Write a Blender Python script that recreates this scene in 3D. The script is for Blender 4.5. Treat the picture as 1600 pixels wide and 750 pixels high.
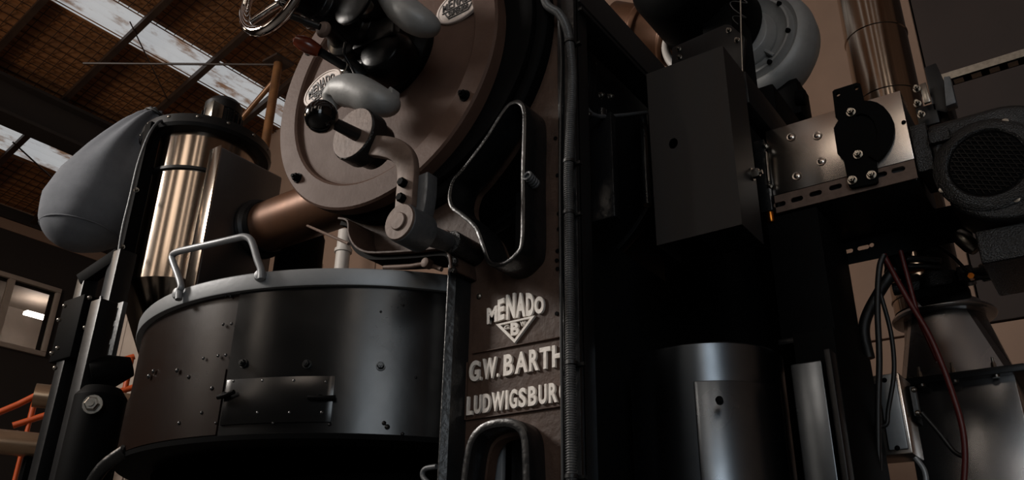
import bpy, bmesh, math, random
from mathutils import Vector, Matrix
random.seed(7)
for o in list(bpy.data.objects): bpy.data.objects.remove(o)
S = bpy.context.scene
COL = S.collection
rad = math.radians

# ------------------------------------------------------------------ camera
ZC = 0.35                                   # lens height above the floor
FPX = 1300.0                                # focal length for a 1600 px wide frame
TH, YAW, ROLL = math.atan(588 / 1300.0), rad(36.2), rad(1.0)
_h = Vector((-math.sin(YAW), math.cos(YAW), 0)); _r = Vector((math.cos(YAW), math.sin(YAW), 0)); _u = Vector((0, 0, 1))
FW = _h * math.cos(TH) + _u * math.sin(TH)
_up = -_h * math.sin(TH) + _u * math.cos(TH)
RT = _r * math.cos(ROLL) + _up * math.sin(ROLL)
UP = -_r * math.sin(ROLL) + _up * math.cos(ROLL)
cd = bpy.data.cameras.new('camera'); cam = bpy.data.objects.new('camera', cd); COL.objects.link(cam)
cd.sensor_fit = 'HORIZONTAL'; cd.sensor_width = 36; cd.lens = 36 * FPX / 1600; cd.clip_end = 200
m = Matrix((RT, UP, -FW)).transposed().to_4x4(); m.translation = (0, 0, ZC)
cam.matrix_world = m
S.camera = cam

# ------------------------------------------------------------------ light and exposure
w = bpy.data.worlds.new('world'); S.world = w; w.use_nodes = True
bg = w.node_tree.nodes['Background']; bg.inputs[0].default_value = (0.80, 0.90, 1.0, 1); bg.inputs[1].default_value = 0.20
def area(name, loc, tgt, size, power, color, sy=None):
    l = bpy.data.lights.new(name, 'AREA'); l.energy = power; l.color = color; l.shape = 'RECTANGLE'
    l.size = size; l.size_y = sy or size
    o = bpy.data.objects.new(name, l); COL.objects.link(o); o.location = loc
    o.rotation_euler = (Vector(tgt) - Vector(loc)).to_track_quat('-Z', 'Y').to_euler(); return o
area('key_light', (-5.1, -1.3, 3.5), (-1.7, 1.6, 1.4), .9, 205, (1.0, 0.93, 0.86), .9)  # key light, angle read from cast shadows; hangs free, no door there
area('roller_door_daylight', (2.9, -4.5, 2.0), (2.3, 0, 2.0), 3.0, 115, (0.84, 0.93, 1.0), 3.2)
lwf = bpy.data.lights.new('left_warm_fill', 'POINT'); lwf.energy = 42; lwf.color = (1, .72, .48); lwf.shadow_soft_size = .25  # added warm fill that lifts left wall and roof; no fixture hangs there
lwfo = bpy.data.objects.new('left_warm_fill', lwf); COL.objects.link(lwfo); lwfo.location = (-6.6, .3, 3.5)
VS = S.view_settings
VS.view_transform = 'Standard'; VS.look = 'None'; VS.gamma = 1.0; VS.exposure = 0.0; VS.use_curve_mapping = False

# ------------------------------------------------------------------ pixel of a known plane -> point of the place
def ray(x, y): return RT * ((x - 800) / FPX) + UP * ((375 - y) / FPX) + FW
def PY(x, y, Y): d = ray(x, y); p = d * (Y / d.y); return Vector((p.x, p.y, p.z + ZC))
def PX(x, y, X): d = ray(x, y); p = d * (X / d.x); return Vector((p.x, p.y, p.z + ZC))
def PZ(x, y, Z): d = ray(x, y); p = d * ((Z - ZC) / d.z); return Vector((p.x, p.y, p.z + ZC))
def PD(x, y, D): d = ray(x, y); p = d * (D / math.hypot(d.x, d.y)); return Vector((p.x, p.y, p.z + ZC))

# ------------------------------------------------------------------ materials
MATS = {}
def srgb(c): return tuple((v / 12.92 if v <= .04045 else ((v + .055) / 1.055) ** 2.4) for v in c)
def mat(name, col, rough=.5, metal=0., col2=None, nscale=6., mix=.5, bump=0., bscale=60., spec=.5, stretch=None, coat=0., rvar=0., detail=6., thr=None):
    mt = bpy.data.materials.new(name); mt.use_nodes = True; nt = mt.node_tree; N = nt.nodes; L = nt.links
    b = N['Principled BSDF']; c1 = srgb(col) + (1,)
    b.inputs['Base Color'].default_value = c1; b.inputs['Roughness'].default_value = rough
    b.inputs['Metallic'].default_value = metal; b.inputs['Specular IOR Level'].default_value = spec
    b.inputs['Coat Weight'].default_value = coat
    tc = N.new('ShaderNodeTexCoord'); mp = N.new('ShaderNodeMapping'); L.new(tc.outputs['Object'], mp.inputs[0])
    if stretch: mp.inputs['Scale'].default_value = stretch
    if col2 or rvar:
        n = N.new('ShaderNodeTexNoise'); n.inputs['Scale'].default_value = nscale; n.inputs['Detail'].default_value = detail; n.inputs['Roughness'].default_value = .65
        L.new(mp.outputs[0], n.inputs['Vector'])
        r = N.new('ShaderNodeValToRGB'); r.color_ramp.elements[0].position = .5 - mix * .3; r.color_ramp.elements[1].position = .5 + mix * .3
        if thr: r.color_ramp.elements[0].position, r.color_ramp.elements[1].position = thr
        L.new(n.outputs['Fac'], r.inputs[0])
        if col2:
            r.color_ramp.elements[0].color = c1; r.color_ramp.elements[1].color = srgb(col2) + (1,)
            L.new(r.outputs[0], b.inputs['Base Color'])
        if rvar:
            mr = N.new('ShaderNodeMapRange'); mr.inputs[3].default_value = max(.02, rough - rvar); mr.inputs[4].default_value = min(1, rough + rvar)
            L.new(n.outputs['Fac'], mr.inputs[0]); L.new(mr.outputs[0], b.inputs['Roughness'])
    if bump:
        n2 = N.new('ShaderNodeTexNoise'); n2.inputs['Scale'].default_value = bscale; n2.inputs['Detail'].default_value = 8
        L.new(mp.outputs[0], n2.inputs['Vector'])
        bp = N.new('ShaderNodeBump'); bp.inputs['Strength'].default_value = bump; bp.inputs['Distance'].default_value = .01
        L.new(n2.outputs['Fac'], bp.inputs['Height']); L.new(bp.outputs[0], b.inputs['Normal'])
    MATS[name] = mt; return mt
mat('cast_brown', (.32, .24, .195), .6, 0, (.18, .13, .108), 5, .9, .35, 45, spec=.3)
mat('door_brown', (.36, .275, .235), .6, 0, (.28, .205, .17), 4, 1., .10, 90, rvar=.08, spec=.18)
mat('black_gloss', (.075, .08, .085), .30, 0, (.05, .05, .055), 9, 1., .25, 35, rvar=.12)
mat('black_paint', (.07, .073, .078), .40, 0, (.05, .05, .053), 5, .9, .05, 40, rvar=.12, spec=.3)
mat('black_matte', (.05, .05, .052), .6, 0, (.035, .035, .035), 8, spec=.03)
mat('black_iron', (.035, .035, .038), .30, 0, (.04, .04, .04), 12, spec=.12, bump=.05, rvar=.06)
mat('black_cast', (.07, .073, .075), .22, 0, (.05, .05, .05), 40, .8, .45, 300, spec=.5)
mat('column_paint', (.115, .125, .13), .34, 0, (.08, .085, .09), 9, 1., .2, 60, rvar=.12)
mat('box_paint', (.15, .15, .152), .48, 0, (.16, .14, .13), 6, 1., spec=.22, stretch=(3, 3, .5))  # faint brown upright streaks: the box's soft reflections put into the colour
mat('wall_brown', (.17, .12, .10), .8, 0, (.125, .085, .07), 2, 1.)
mat('tray_steel', (.045, .047, .05), .24, 0, (.025, .025, .028), 3.2, .7, .04, 10, rvar=.14, spec=.45)
mat('tray_brown', (.125, .075, .052), .26, 0, (.08, .05, .036), 4, 1., .03, 14, rvar=.06, spec=.3)
mat('rim_steel', (.56, .57, .58), .45, .4, (.48, .49, .50), 5, 1., .05, 60, rvar=.08)
mat('cast_alu', (.58, .58, .575), .5, .15, (.48, .48, .475), 10, .9, .08, 60)
mat('bare_steel', (.44, .37, .33), .55, .1, (.32, .26, .23), 25, .9, .12, 70, spec=.25)
mat('grey_iron', (.35, .36, .37), .45, .2, (.27, .28, .29), 18, .9, .2, 80)
mat('stainless', (.72, .66, .60), .16, 1., (.58, .53, .48), 3, 1., 0, 12, stretch=(30, 30, .3), rvar=.03)
mat('stainless_dull', (.52, .52, .52), .34, 1., (.42, .42, .43), 3, 1., .05, 20, rvar=.1)
mat('duct_steel', (.66, .66, .66), .27, 1., (.55, .55, .56), 2.5, 1., rvar=.05, detail=3)
mat('alu_sheet', (.82, .78, .74), .26, 1., (.76, .72, .69), 2, 1., rvar=.02, detail=2)
mat('hose_grey', (.36, .36, .36), .42, .3, (.28, .28, .28), 20)
mat('duct_warm', (.70, .58, .47), .28, .85, (.52, .43, .35), 4, 1., stretch=(1, 1, 6))
mat('chrome', (.80, .77, .75), .06, 1.)
mat('zinc', (.62, .60, .57), .30, 1., (.45, .43, .40), 60, 1.)
mat('letter_white', (.96, .94, .91), .6, 0, (.80, .76, .72), 40, .9, .15, 120)
mat('plaque_white', (.86, .81, .78), .5, 0, (.76, .70, .66), 20, .9)
mat('plaque_black', (.10, .08, .075), .5)
mat('bag_cloth', (.40, .41, .43), .92, 0, (.36, .37, .39), 30, 1., .15, 260, spec=.15)
mat('bakelite', (.03, .03, .032), .12)
mat('wood_knob', (.46, .19, .09), .25, 0, (.34, .13, .06), 14, 1., stretch=(1, 6, 1))
mat('copper_duct', (.40, .27, .19), .42, .5, (.28, .19, .13), 6, 1., rvar=.1)
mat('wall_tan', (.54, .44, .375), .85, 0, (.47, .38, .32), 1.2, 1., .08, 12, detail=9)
mat('wall_dark', (.13, .10, .085), .8, 0, (.10, .075, .065), 2, 1.)
mat('roof_rust', (.58, .38, .21), .75, 0, (.30, .19, .10), 1.6, .9, .1, 20, detail=9, stretch=(1, 1, 1))
mat('rafter', (.20, .14, .10), .5, 0, (.13, .085, .06), 7)
mat('girder', (.10, .07, .055), .7)
mat('wire', (.16, .10, .06), .6)
mat('floor_grey', (.30, .29, .28), .6, 0, (.25, .24, .23), 2, .8, .05, 20)
mat('orange', (.66, .26, .06), .45)
mat('red_rubber', (.28, .055, .05), .45)
mat('black_rubber', (.05, .05, .05), .5)
mat('brass', (.70, .42, .16), .3, 1.)
mat('cream', (.62, .57, .53), .7, 0, (.55, .50, .46), 3)
mat('blue_steel', (.44, .465, .49), .30, 1., (.28, .30, .32), 4, 1., 0, 14, rvar=.1, detail=3)
mat('pvc', (.70, .68, .66), .5)
mat('brown_pipe', (.50, .34, .20), .4, .3, (.36, .24, .14), 8)
mat('timber', (.42, .30, .22), .6, 0, (.33, .23, .165), 5, 1., stretch=(1, 8, 1))
def skylight_mat(name, strength, rust):
    mt = bpy.data.materials.new(name); mt.use_nodes = True; nt = mt.node_tree; N = nt.nodes; L = nt.links
    b = N['Principled BSDF']; b.inputs['Roughness'].default_value = .6; b.inputs['Base Color'].default_value = (.3, .3, .3, 1)
    tc = N.new('ShaderNodeTexCoord'); mp = N.new('ShaderNodeMapping'); mp.inputs['Scale'].default_value = (3.5, .8, 1)
    n = N.new('ShaderNodeTexNoise'); n.inputs['Scale'].default_value = 2.2; n.inputs['Detail'].default_value = 9; n.inputs['Roughness'].default_value = .7
    r = N.new('ShaderNodeValToRGB'); r.color_ramp.elements[0].position = .51; r.color_ramp.elements[1].position = .62
    r.color_ramp.elements[0].color = (.96, .98, 1., 1); r.color_ramp.elements[1].color = (.30, .16, .09, 1)
    if not rust: r.color_ramp.elements[0].color = r.color_ramp.elements[1].color = (1., .84, .70, 1)
    L.new(tc.outputs['Object'], mp.inputs[0]); L.new(mp.outputs[0], n.inputs['Vector']); L.new(n.outputs['Fac'], r.inputs[0])
    L.new(r.outputs[0], b.inputs['Emission Color']); b.inputs['Emission Strength'].default_value = strength; MATS[name] = mt
skylight_mat('skylight', .36, True); skylight_mat('reflection_glow', 3.4, False)
def glow(name, col, s):
    mt = bpy.data.materials.new(name); mt.use_nodes = True; b = mt.node_tree.nodes['Principled BSDF']
    b.inputs['Emission Color'].default_value = col + (1,); b.inputs['Emission Strength'].default_value = s; MATS[name] = mt
glow('tube_lamp', (1, .88, .78), 22.)
def glass():
    mt = bpy.data.materials.new('pane_glass'); mt.use_nodes = True; b = mt.node_tree.nodes['Principled BSDF']
    b.inputs['Transmission Weight'].default_value = 1.; b.inputs['Roughness'].default_value = .02; b.inputs['IOR'].default_value = 1.2; MATS['pane_glass'] = mt
glass()

# ------------------------------------------------------------------ mesh helpers
def frame(ax):
    ax = Vector(ax).normalized(); t = Vector((0, 0, 1)) if abs(ax.z) < .9 else Vector((1, 0, 0))
    a = ax.cross(t).normalized(); return a, ax.cross(a).normalized(), ax
def smooth_path(pts, n=8, closed=False):
    pts = [Vector(p) for p in pts]; out = []; k = len(pts)
    for i in range(k if closed else k - 1):
        g = (lambda j: pts[j % k]) if closed else (lambda j: pts[max(0, min(k - 1, j))])
        p0, p1, p2, p3 = g(i - 1), g(i), g(i + 1), g(i + 2)
        for s in range(n):
            t = s / n; out.append(.5 * ((2 * p1) + (p2 - p0) * t + (2 * p0 - 5 * p1 + 4 * p2 - p3) * t * t + (3 * p1 - p0 - 3 * p2 + p3) * t ** 3))
    if not closed: out.append(pts[-1])
    return out
class MB:
    def __init__(s): s.bm = bmesh.new()
    def quadbox(s, c):
        v = [s.bm.verts.new(p) for p in c]
        for f in ((0, 3, 2, 1), (4, 5, 6, 7), (0, 1, 5, 4), (1, 2, 6, 5), (2, 3, 7, 6), (3, 0, 4, 7)): s.bm.faces.new([v[i] for i in f])
        return s
    def box(s, x0, x1, y0, y1, z0, z1):
        x0, x1 = sorted((x0, x1)); y0, y1 = sorted((y0, y1)); z0, z1 = sorted((z0, z1))
        return s.quadbox([(x0, y0, z0), (x1, y0, z0), (x1, y1, z0), (x0, y1, z0), (x0, y0, z1), (x1, y0, z1), (x1, y1, z1), (x0, y1, z1)])
    def bar(s, p0, p1, wa, wb, up=None):
        p0, p1 = Vector(p0), Vector(p1); ax = (p1 - p0).normalized()
        if up is None: a, b, _ = frame(ax)
        else: a = ax.cross(Vector(up)).normalized(); b = a.cross(ax).normalized()
        a = a * wa / 2; b = b * wb / 2
        return s.quadbox([p0 - a - b, p0 + a - b, p0 + a + b, p0 - a + b, p1 - a - b, p1 + a - b, p1 + a + b, p1 - a + b])
    def rings(s, rows, closed=False, caps=True):
        R = [[s.bm.verts.new(p) for p in row] for row in rows]; n = len(R[0]); k = len(R)
        for i in range(k if closed else k - 1):
            A, B = R[i], R[(i + 1) % k]
            for j in range(n): s.bm.faces.new((A[j], A[(j + 1) % n], B[(j + 1) % n], B[j]))
        if caps and not closed:
            s.bm.faces.new(R[0][::-1]); s.bm.faces.new(R[-1])
        return s
    def lathe(s, o, ax, prof, seg=32, caps=True):
        o = Vector(o); a, b, c = frame(ax)
        rows = [[o + c * h + (a * math.cos(2 * math.pi * j / seg) + b * math.sin(2 * math.pi * j / seg)) * max(r, 1e-4) for j in range(seg)] for r, h in prof]
        return s.rings(rows, caps=caps)
    def cyl(s, p0, p1, r0, r1=None, seg=24):
        p0, p1 = Vector(p0), Vector(p1); return s.lathe(p0, p1 - p0, [(r0, 0), (r0 if r1 is None else r1, (p1 - p0).length)], seg)
    def tube(s, pts, r, seg=10, closed=False, flat=1.):
        pts = [Vector(p) for p in pts]; k = len(pts); rows = []; ref = None
        for i, p in enumerate(pts):
            t = (pts[(i + 1) % k] - pts[i - 1]) if closed else (pts[min(i + 1, k - 1)] - pts[max(i - 1, 0)])
            t.normalize()
            if ref is None: ref, _, _ = frame(t)
            ref = (ref - t * ref.dot(t)).normalized(); b = t.cross(ref)
            q = r[i] if isinstance(r, (list, tuple)) else r
            rows.append([p + ref * math.cos(2 * math.pi * j / seg) * q + b * math.sin(2 * math.pi * j / seg) * q * flat for j in range(seg)])
        return s.rings(rows, closed)
    def ball(s, c, r, seg=20, sc=(1, 1, 1)):
        mt = Matrix.Translation(c) @ Matrix.Diagonal((r * sc[0], r * sc[1], r * sc[2], 1))
        bmesh.ops.create_uvsphere(s.bm, u_segments=seg, v_segments=seg // 2, radius=1, matrix=mt); return s
    def prism(s, pts, y0, y1):                      # polygon in X,Z pushed along Y
        a = [s.bm.verts.new((p[0], y0, p[1])) for p in pts]; b = [s.bm.verts.new((p[0], y1, p[1])) for p in pts]; n = len(pts)
        s.bm.faces.new(a); s.bm.faces.new(b[::-1])
        for i in range(n): s.bm.faces.new((a[i], b[i], b[(i + 1) % n], a[(i + 1) % n]))
        return s
    def band(s, pts, th, y0, y1, closed=True):      # strip of metal bent round an outline in X,Z
        n = len(pts); P = [Vector((p[0], p[1])) for p in pts]; inn = []
        for i in range(n):
            t = (P[(i + 1) % n] - P[i - 1]) if closed else (P[min(i + 1, n - 1)] - P[max(i - 1, 0)])
            t.normalize(); inn.append(P[i] + Vector((-t.y, t.x)) * th)
        rows = [[(P[i].x, y0, P[i].y), (inn[i].x, y0, inn[i].y), (inn[i].x, y1, inn[i].y), (P[i].x, y1, P[i].y)] for i in range(n)]
        s.rings(rows, closed); return s
    def build(s, name, material, parent=None, bevel=0., ang=38, seg=2, kind=None, flat=False):
        bm = s.bm
        bmesh.ops.recalc_face_normals(bm, faces=bm.faces[:])
        if bevel:
            es = [e for e in bm.edges if len(e.link_faces) == 2 and e.calc_face_angle(0) > rad(30)]
            bmesh.ops.bevel(bm, geom=es, offset=bevel, offset_type='OFFSET', segments=seg, profile=.5, affect='EDGES', clamp_overlap=True)
        for f in bm.faces: f.smooth = not flat
        for e in bm.edges:
            if len(e.link_faces) == 2: e.smooth = e.calc_face_angle(0) < rad(ang)
        me = bpy.data.meshes.new(name); bm.to_mesh(me); bm.free()
        return link(name, me, material, parent, kind)
def wloc(o):
    v = Vector((0, 0, 0))
    while o: v = v + o.location; o = o.parent
    return v
def link(name, me, material, parent=None, kind=None):
    lo = Vector((min(v.co[i] for v in me.vertices) for i in range(3))); hi = Vector((max(v.co[i] for v in me.vertices) for i in range(3)))
    c = (lo + hi) / 2; c.z = lo.z if parent is None else c.z
    me.transform(Matrix.Translation(-c))
    if material: me.materials.append(MATS[material])
    o = bpy.data.objects.new(name, me); COL.objects.link(o)
    if parent: o.parent = parent; o.location = c - wloc(parent)
    else: o.location = c
    if kind: o['kind'] = kind
    return o
def clone(o, loc, parent, rot=None):
    c = o.copy(); COL.objects.link(c); c.parent = parent; c.location = Vector(loc) - wloc(parent)
    if rot is not None: c.rotation_euler = rot
    return c
def tag(o, label, cat, group=None):
    o['label'] = label; o['category'] = cat
    if group: o['group'] = group
    return o
def thing(name, label, cat, loc, group=None):
    o = bpy.data.objects.new(name, None); o.empty_display_size = .1; COL.objects.link(o); o.location = loc
    return tag(o, label, cat, group)
def struct(o): o['kind'] = 'structure'; return o
def sheet_with_holes(name, outer, holes, depth, mapping, material, parent=None, bevel=0):
    cu = bpy.data.curves.new('tmp', 'CURVE'); cu.dimensions = '2D'; cu.fill_mode = 'BOTH'; cu.extrude = depth / 2
    for lp in [outer] + holes:
        sp = cu.splines.new('POLY'); sp.points.add(len(lp) - 1); sp.use_cyclic_u = True
        for q, p in zip(sp.points, lp): q.co = (p[0], p[1], 0, 1)
    t = bpy.data.objects.new('tmp', cu); COL.objects.link(t); dg = bpy.context.evaluated_depsgraph_get(); dg.update()
    me = bpy.data.meshes.new_from_object(t.evaluated_get(dg)); bpy.data.objects.remove(t); bpy.data.curves.remove(cu)
    bm = bmesh.new(); bm.from_mesh(me); bpy.data.meshes.remove(me)
    for v in bm.verts: v.co = mapping(v.co)
    bmesh.ops.remove_doubles(bm, verts=bm.verts[:], dist=1e-5)
    mb = MB(); mb.bm.free(); mb.bm = bm
    return mb.build(name, material, parent, bevel, ang=30)
GLYPH = {}
def glyph(ch, depth=.12, fat=.03):
    k = (ch, depth, fat)
    if k not in GLYPH:
        cu = bpy.data.curves.new('tmp', 'FONT'); cu.body = ch; cu.extrude = depth / 2; cu.offset = fat; cu.resolution_u = 4
        t = bpy.data.objects.new('tmp', cu); COL.objects.link(t); dg = bpy.context.evaluated_depsgraph_get(); dg.update()
        me = bpy.data.meshes.new_from_object(t.evaluated_get(dg)); bpy.data.objects.remove(t); bpy.data.curves.remove(cu)
        xs = [v.co.x for v in me.vertices]; ys = [v.co.y for v in me.vertices]
        GLYPH[k] = ([v.co.copy() for v in me.vertices], [tuple(p.vertices) for p in me.polygons], min(xs), max(xs), min(ys), max(ys), depth)
    return GLYPH[k]
def letter_into(mb, ch, org, ex, ey, en, thick, fat=.03):   # glyph filling the box org + [0,1]ex + [0,1]ey, standing proud along en
    vs, fs, x0, x1, y0, y1, d = glyph(ch, fat=fat)
    V = [mb.bm.verts.new(org + ex * ((v.x - x0) / max(x1 - x0, 1e-6)) + ey * ((v.y - y0) / max(y1 - y0, 1e-6)) + en * (v.z / d + .5) * thick) for v in vs]
    for f in fs:
        try: mb.bm.faces.new([V[i] for i in f])
        except ValueError: pass
def hexbolt(mb, c, ax, r, h, washer=True):
    if washer: mb.lathe(c, ax, [(r * 1.45, 0), (r * 1.45, h * .22)], 16)
    mb.lathe(c, ax, [(r * 1.1, h * .2), (r * 1.1, h * .8), (r * .9, h)], 6)
    mb.lathe(c, ax, [(r * .5, h), (r * .5, h * 1.35)], 10)
def rivet(mb, c, ax, r, seg=10): mb.lathe(c, ax, [(r, 0), (r * .9, r * .35), (r * .5, r * .65), (0, r * .75)], seg)
NY = Vector((0, -1, 0)); PYV = Vector((0, 1, 0)); PXV = Vector((1, 0, 0)); PZV = Vector((0, 0, 1))

# ================================================================== THE SETTING
RA, RT_ = 6.92, .30
def roof_z(x): return RA + RT_ * x
struct(MB().box(-9.2, 7, -5, 5, -.1, 0).build('floor', 'floor_grey'))
wb = struct(MB().box(-9.2, 7, 4.68, 4.8, 0, 7.6).build('wall_back', 'wall_dark'))
xw = [-9.15, -7.0, -4.8, -2.6, -.42, 2.0, 4.2, 6.4]
for i in range(7):
    for z0, z1 in ((0, 1.72), (1.73, 7.6)):
        MB().box(xw[i], xw[i + 1] - .01, 4.6, 4.685, z0, z1).build('wall_panel', 'wall_brown' if i > 3 and z0 > 1 else 'wall_tan', wb, .006)  # upper panels right of the flue pipe use a darker brown
# left wall with an office window
wy0, wy1 = 2.55, 3.93; wz0, wz1 = PX(57, 548, -9).z, PX(84, 457, -9).z
sl = 3.97
wl = struct(sheet_with_holes('wall_left', [(-4.7, 0), (4.7, 0), (4.7, sl), (-4.7, sl)], [[(wy0, wz0), (wy1, wz0), (wy1, wz1), (wy0, wz1)]], .12, lambda v: Vector((-9.06 + v.z, v.x, v.y)), 'wall_dark'))
MB().box(-9.12, -8.985, -4.7, 4.7, sl, 4.5).build('upper_band', 'wall_tan', wl)
win = struct(MB().box(-9.02, -8.96, wy0 - .05, wy1 + .05, wz0 - .05, wz0).box(-9.02, -8.96, wy0 - .05, wy1 + .05, wz1, wz1 + .05)
             .box(-9.02, -8.96, wy1, wy1 + .05, wz0, wz1).box(-9.02, -8.96, wy0 - .05, wy0, wz0, wz1).build('window_1', 'cream', None, .006))
for yy in (wy0 + .46, wy0 + .92): MB().box(-9.02, -8.965, yy - .03, yy + .03, wz0, wz1).build('mullion', 'cream', win)
MB().box(-9.006, -9.0, wy0, wy1, wz0, wz1).build('pane', 'pane_glass', win)
rm = struct(MB().box(-11.4, -11.3, wy0 - 1, wy1 + 1.2, wz0 - 1, wz1 + 1).box(-11.4, -9.12, wy1 + 1.1, wy1 + 1.2, wz0 - 1, wz1 + 1).box(-11.4, -9.12, wy0 - 1.1, wy0 - 1, wz0 - 1, wz1 + 1)
            .box(-11.4, -9.12, wy0 - 1, wy1 + 1.2, wz1 + .45, wz1 + .5).box(-11.4, -9.12, wy0 - 1, wy1 + 1.2, wz0 - 1, wz0 - .95).build('wall_office', 'cream'))
_l = PX(57, 493, -10.7)
tag(MB().box(-10.75, -10.65, _l.y - .14, _l.y + .14, _l.z - .02, _l.z + .02).build('tube_light', 'tube_lamp'), 'lit fluorescent tube on the office ceiling behind the window', 'light')
# walls behind the photographer, with added glowing panes for the steel to reflect
struct(MB().box(-9.2, 6.6, -4.8, -4.6, 0, 9).build('wall_front', 'wall_dark'))
struct(MB().box(6.4, 6.6, -4.8, 4.8, 0, 9).build('wall_right', 'wall_tan'))
for i, (xa, xb) in enumerate(((-8.2, -7.8), (-6.9, -6.1), (-3.6, -3.2), (-1.9, -.6), (1.3, 1.75), (3.4, 3.8))):
    za, zb = (4.2 if i == 3 else 2.6), roof_z(xa) - .25
    fr = struct(MB().box(xa - .05, xb + .05, -4.6, -4.58, za - .05, zb + .05).build('window_%d' % (i + 2), 'cream', None, .004))  # backing plates of the added glow panes, sized for reflections on the metal
    for k in range(3): MB().box(xa, xb, -4.58, -4.57, za + (zb - za) * k / 3 + .02, za + (zb - za) * (k + 1) / 3 - .02).build('pane', 'reflection_glow', fr)
# roof of corrugated sheets with two rows of skylight sheets
ceil = struct(MB().box(-9.05, -8.95, -3.5, 4.65, roof_z(-9) - .14, roof_z(-9) - .02).build('ceiling', 'girder'))
def roof_sheet(x0, x1, name, m_):
    n = max(6, int((x1 - x0) / .013)); mb = MB(); rows = []
    for yy in (-4.6, 4.65):
        rows.append([mb.bm.verts.new((x0 + (x1 - x0) * i / n, yy, roof_z(x0 + (x1 - x0) * i / n) + .012 * math.cos(2 * math.pi * (x0 + (x1 - x0) * i / n) / .078))) for i in range(n + 1)])
    for i in range(n): mb.bm.faces.new((rows[0][i], rows[0][i + 1], rows[1][i + 1], rows[1][i]))
    mb.build(name, m_, ceil, ang=80)
xs = [-9.0, -8.25, -7.93, -7.2, -6.41, -6.10, -5.3, -4.55, -4.2, -3.4, -2.65, -2.3, -1.5, -.75, -.4, .4, 1.15, 1.5, 2.3, 3.05, 3.4, 4.2, 5.0, 5.8, 6.4]
for a, b in zip(xs, xs[1:]):
    sky = a in (-8.25, -6.41, -4.55, -2.65, -.75, 1.15, 3.05)
    roof_sheet(a - .01, b + .01, 'skylight_sheet' if sky else 'roof_sheet', 'skylight' if sky else 'roof_rust')
for i, yy in enumerate((.7, 1.4, 2.1, 2.8, 3.5, 4.2)):
    p0, p1 = Vector((-9, yy, roof_z(-9) - .075)), Vector((3.5, yy, roof_z(3.5) - .075))
    q = MB().bar(p0, p1, .012, .09, PZV); q.bar(p0 - Vector((0, 0, .045)), p1 - Vector((0, 0, .045)), .055, .010, PZV)
    struct(q.build('trim_%d' % (i + 1), 'rafter'))
for i, xx in enumerate((-7.25, -5.0, -2.0)):
    q = MB().box(xx - .02, xx + .02, -3.5, 4.6, roof_z(xx) - .5, roof_z(xx) - .17).box(xx - .12, xx + .12, -3.5, 4.6, roof_z(xx) - .52, roof_z(xx) - .49).box(xx - .12, xx + .12, -3.5, 4.6, roof_z(xx) - .19, roof_z(xx) - .16)
    if i == 0: struct(q.build('trim_%d' % (i + 8), 'girder'))
mb = MB()
for i in range(74):
    xx = -8.9 + i * .09
    if -8.27 < xx < -7.91 or -6.43 < xx < -6.08: continue
    mb.bar((xx, -.5, roof_z(xx) - .022), (xx, 4.6, roof_z(xx) - .022), .005, .005)
for j in range(56):
    yy = -.5 + j * .09
    for xa, xb in ((-8.95, -8.27), (-7.91, -6.43), (-6.08, -2.3)): mb.bar((xa, yy, roof_z(xa) - .022), (xb, yy, roof_z(xb) - .022), .005, .005)
mb.build('wire_mesh', 'wire', ceil, kind='stuff')
def rod(name, pts, r, m_, label, cat, seg=8, group=None): return tag(MB().tube(pts, r, seg).build(name, m_), label, cat, group)
rod('tie_rod', [PD(130, 99, 6.6), PD(436, 101, 5.99)], .010, 'rafter', 'thin straight tie rod stretched across under the roof beams', 'rod')
def on_roof(x, y, drop=.13): d = ray(x, y); p = d * ((RA - drop - ZC) / (d.z - RT_ * d.x)); return Vector((p.x, p.y, p.z + ZC))
rod('bracing_wire', [on_roof(203, 34), on_roof(262, 156)], .006, 'wire', 'thin diagonal bracing wire below the nearer skylight row', 'wire')
rod('bracing_wire', [on_roof(20, 222), on_roof(112, 306)], .008, 'wire', 'thin diagonal bracing wire below the far skylight row at left', 'wire')
pt, pb = PD(438, 100, 6.0), PD(413, 235, 6.0)
pc = thing('roof_post', 'slim round brown steel post behind the cyclone with a slanting brace', 'post', (pb.x, pb.y, 0))
MB().cyl((pb.x, pb.y, 0), (pb.x, pb.y, pt.z), .036).build('post', 'brown_pipe', pc)
MB().cyl(PD(432, 122, 6.0), PD(372, 192, 6.3), .022).build('brace', 'brown_pipe', pc)
MB().box(pb.x - .09, pb.x + .09, pb.y - .09, pb.y + .09, pt.z, pt.z + .02).build('cap_plate', 'rafter', pc)

# ================================================================== COFFEE ROASTER
YP = 1.5
ro = thing('coffee_roaster', 'large black and brown vintage coffee roaster with cast front panel and drum door', 'roaster', (-1.3, 2.0, 0))
loop1_px = [(804, 156), (787, 168), (756, 216), (723, 260), (706, 280), (699, 305), (703, 325), (720, 339), (740, 358), (751, 386), (759, 409), (770, 417), (790, 414), (807, 400), (818, 381), (820, 330), (820, 269), (822, 200), (821, 170), (815, 158)]
def xz(pts, Y): return [(PY(x, y, Y).x, PY(x, y, Y).z) for x, y in pts]
def sm2(pts, n=4): return [(p.x, p.y) for p in smooth_path([Vector((a, b, 0)) for a, b in pts], n, True)]
L1 = sm2(xz(loop1_px, 1.41))
loop2_px = [(729, 765), (733, 725), (738, 698), (747, 681), (763, 671), (788, 667), (804, 672), (812, 686), (814, 715), (815, 765)]
L2 = xz(loop2_px, 1.44); L2 = sm2(L2 + [(L2[-1][0], L2[-1][1] - .12), (L2[-1][0] - .05, L2[-1][1] - .19), (L2[0][0] + .05, L2[0][1] - .19), (L2[0][0], L2[0][1] - .12)])
XR, XL = -.905, PY(726, 600, YP).x
ex = xz([(690, 396), (640, 400), (575, 398), (552, 385), (543, 365), (540, 345)], YP)
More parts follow.
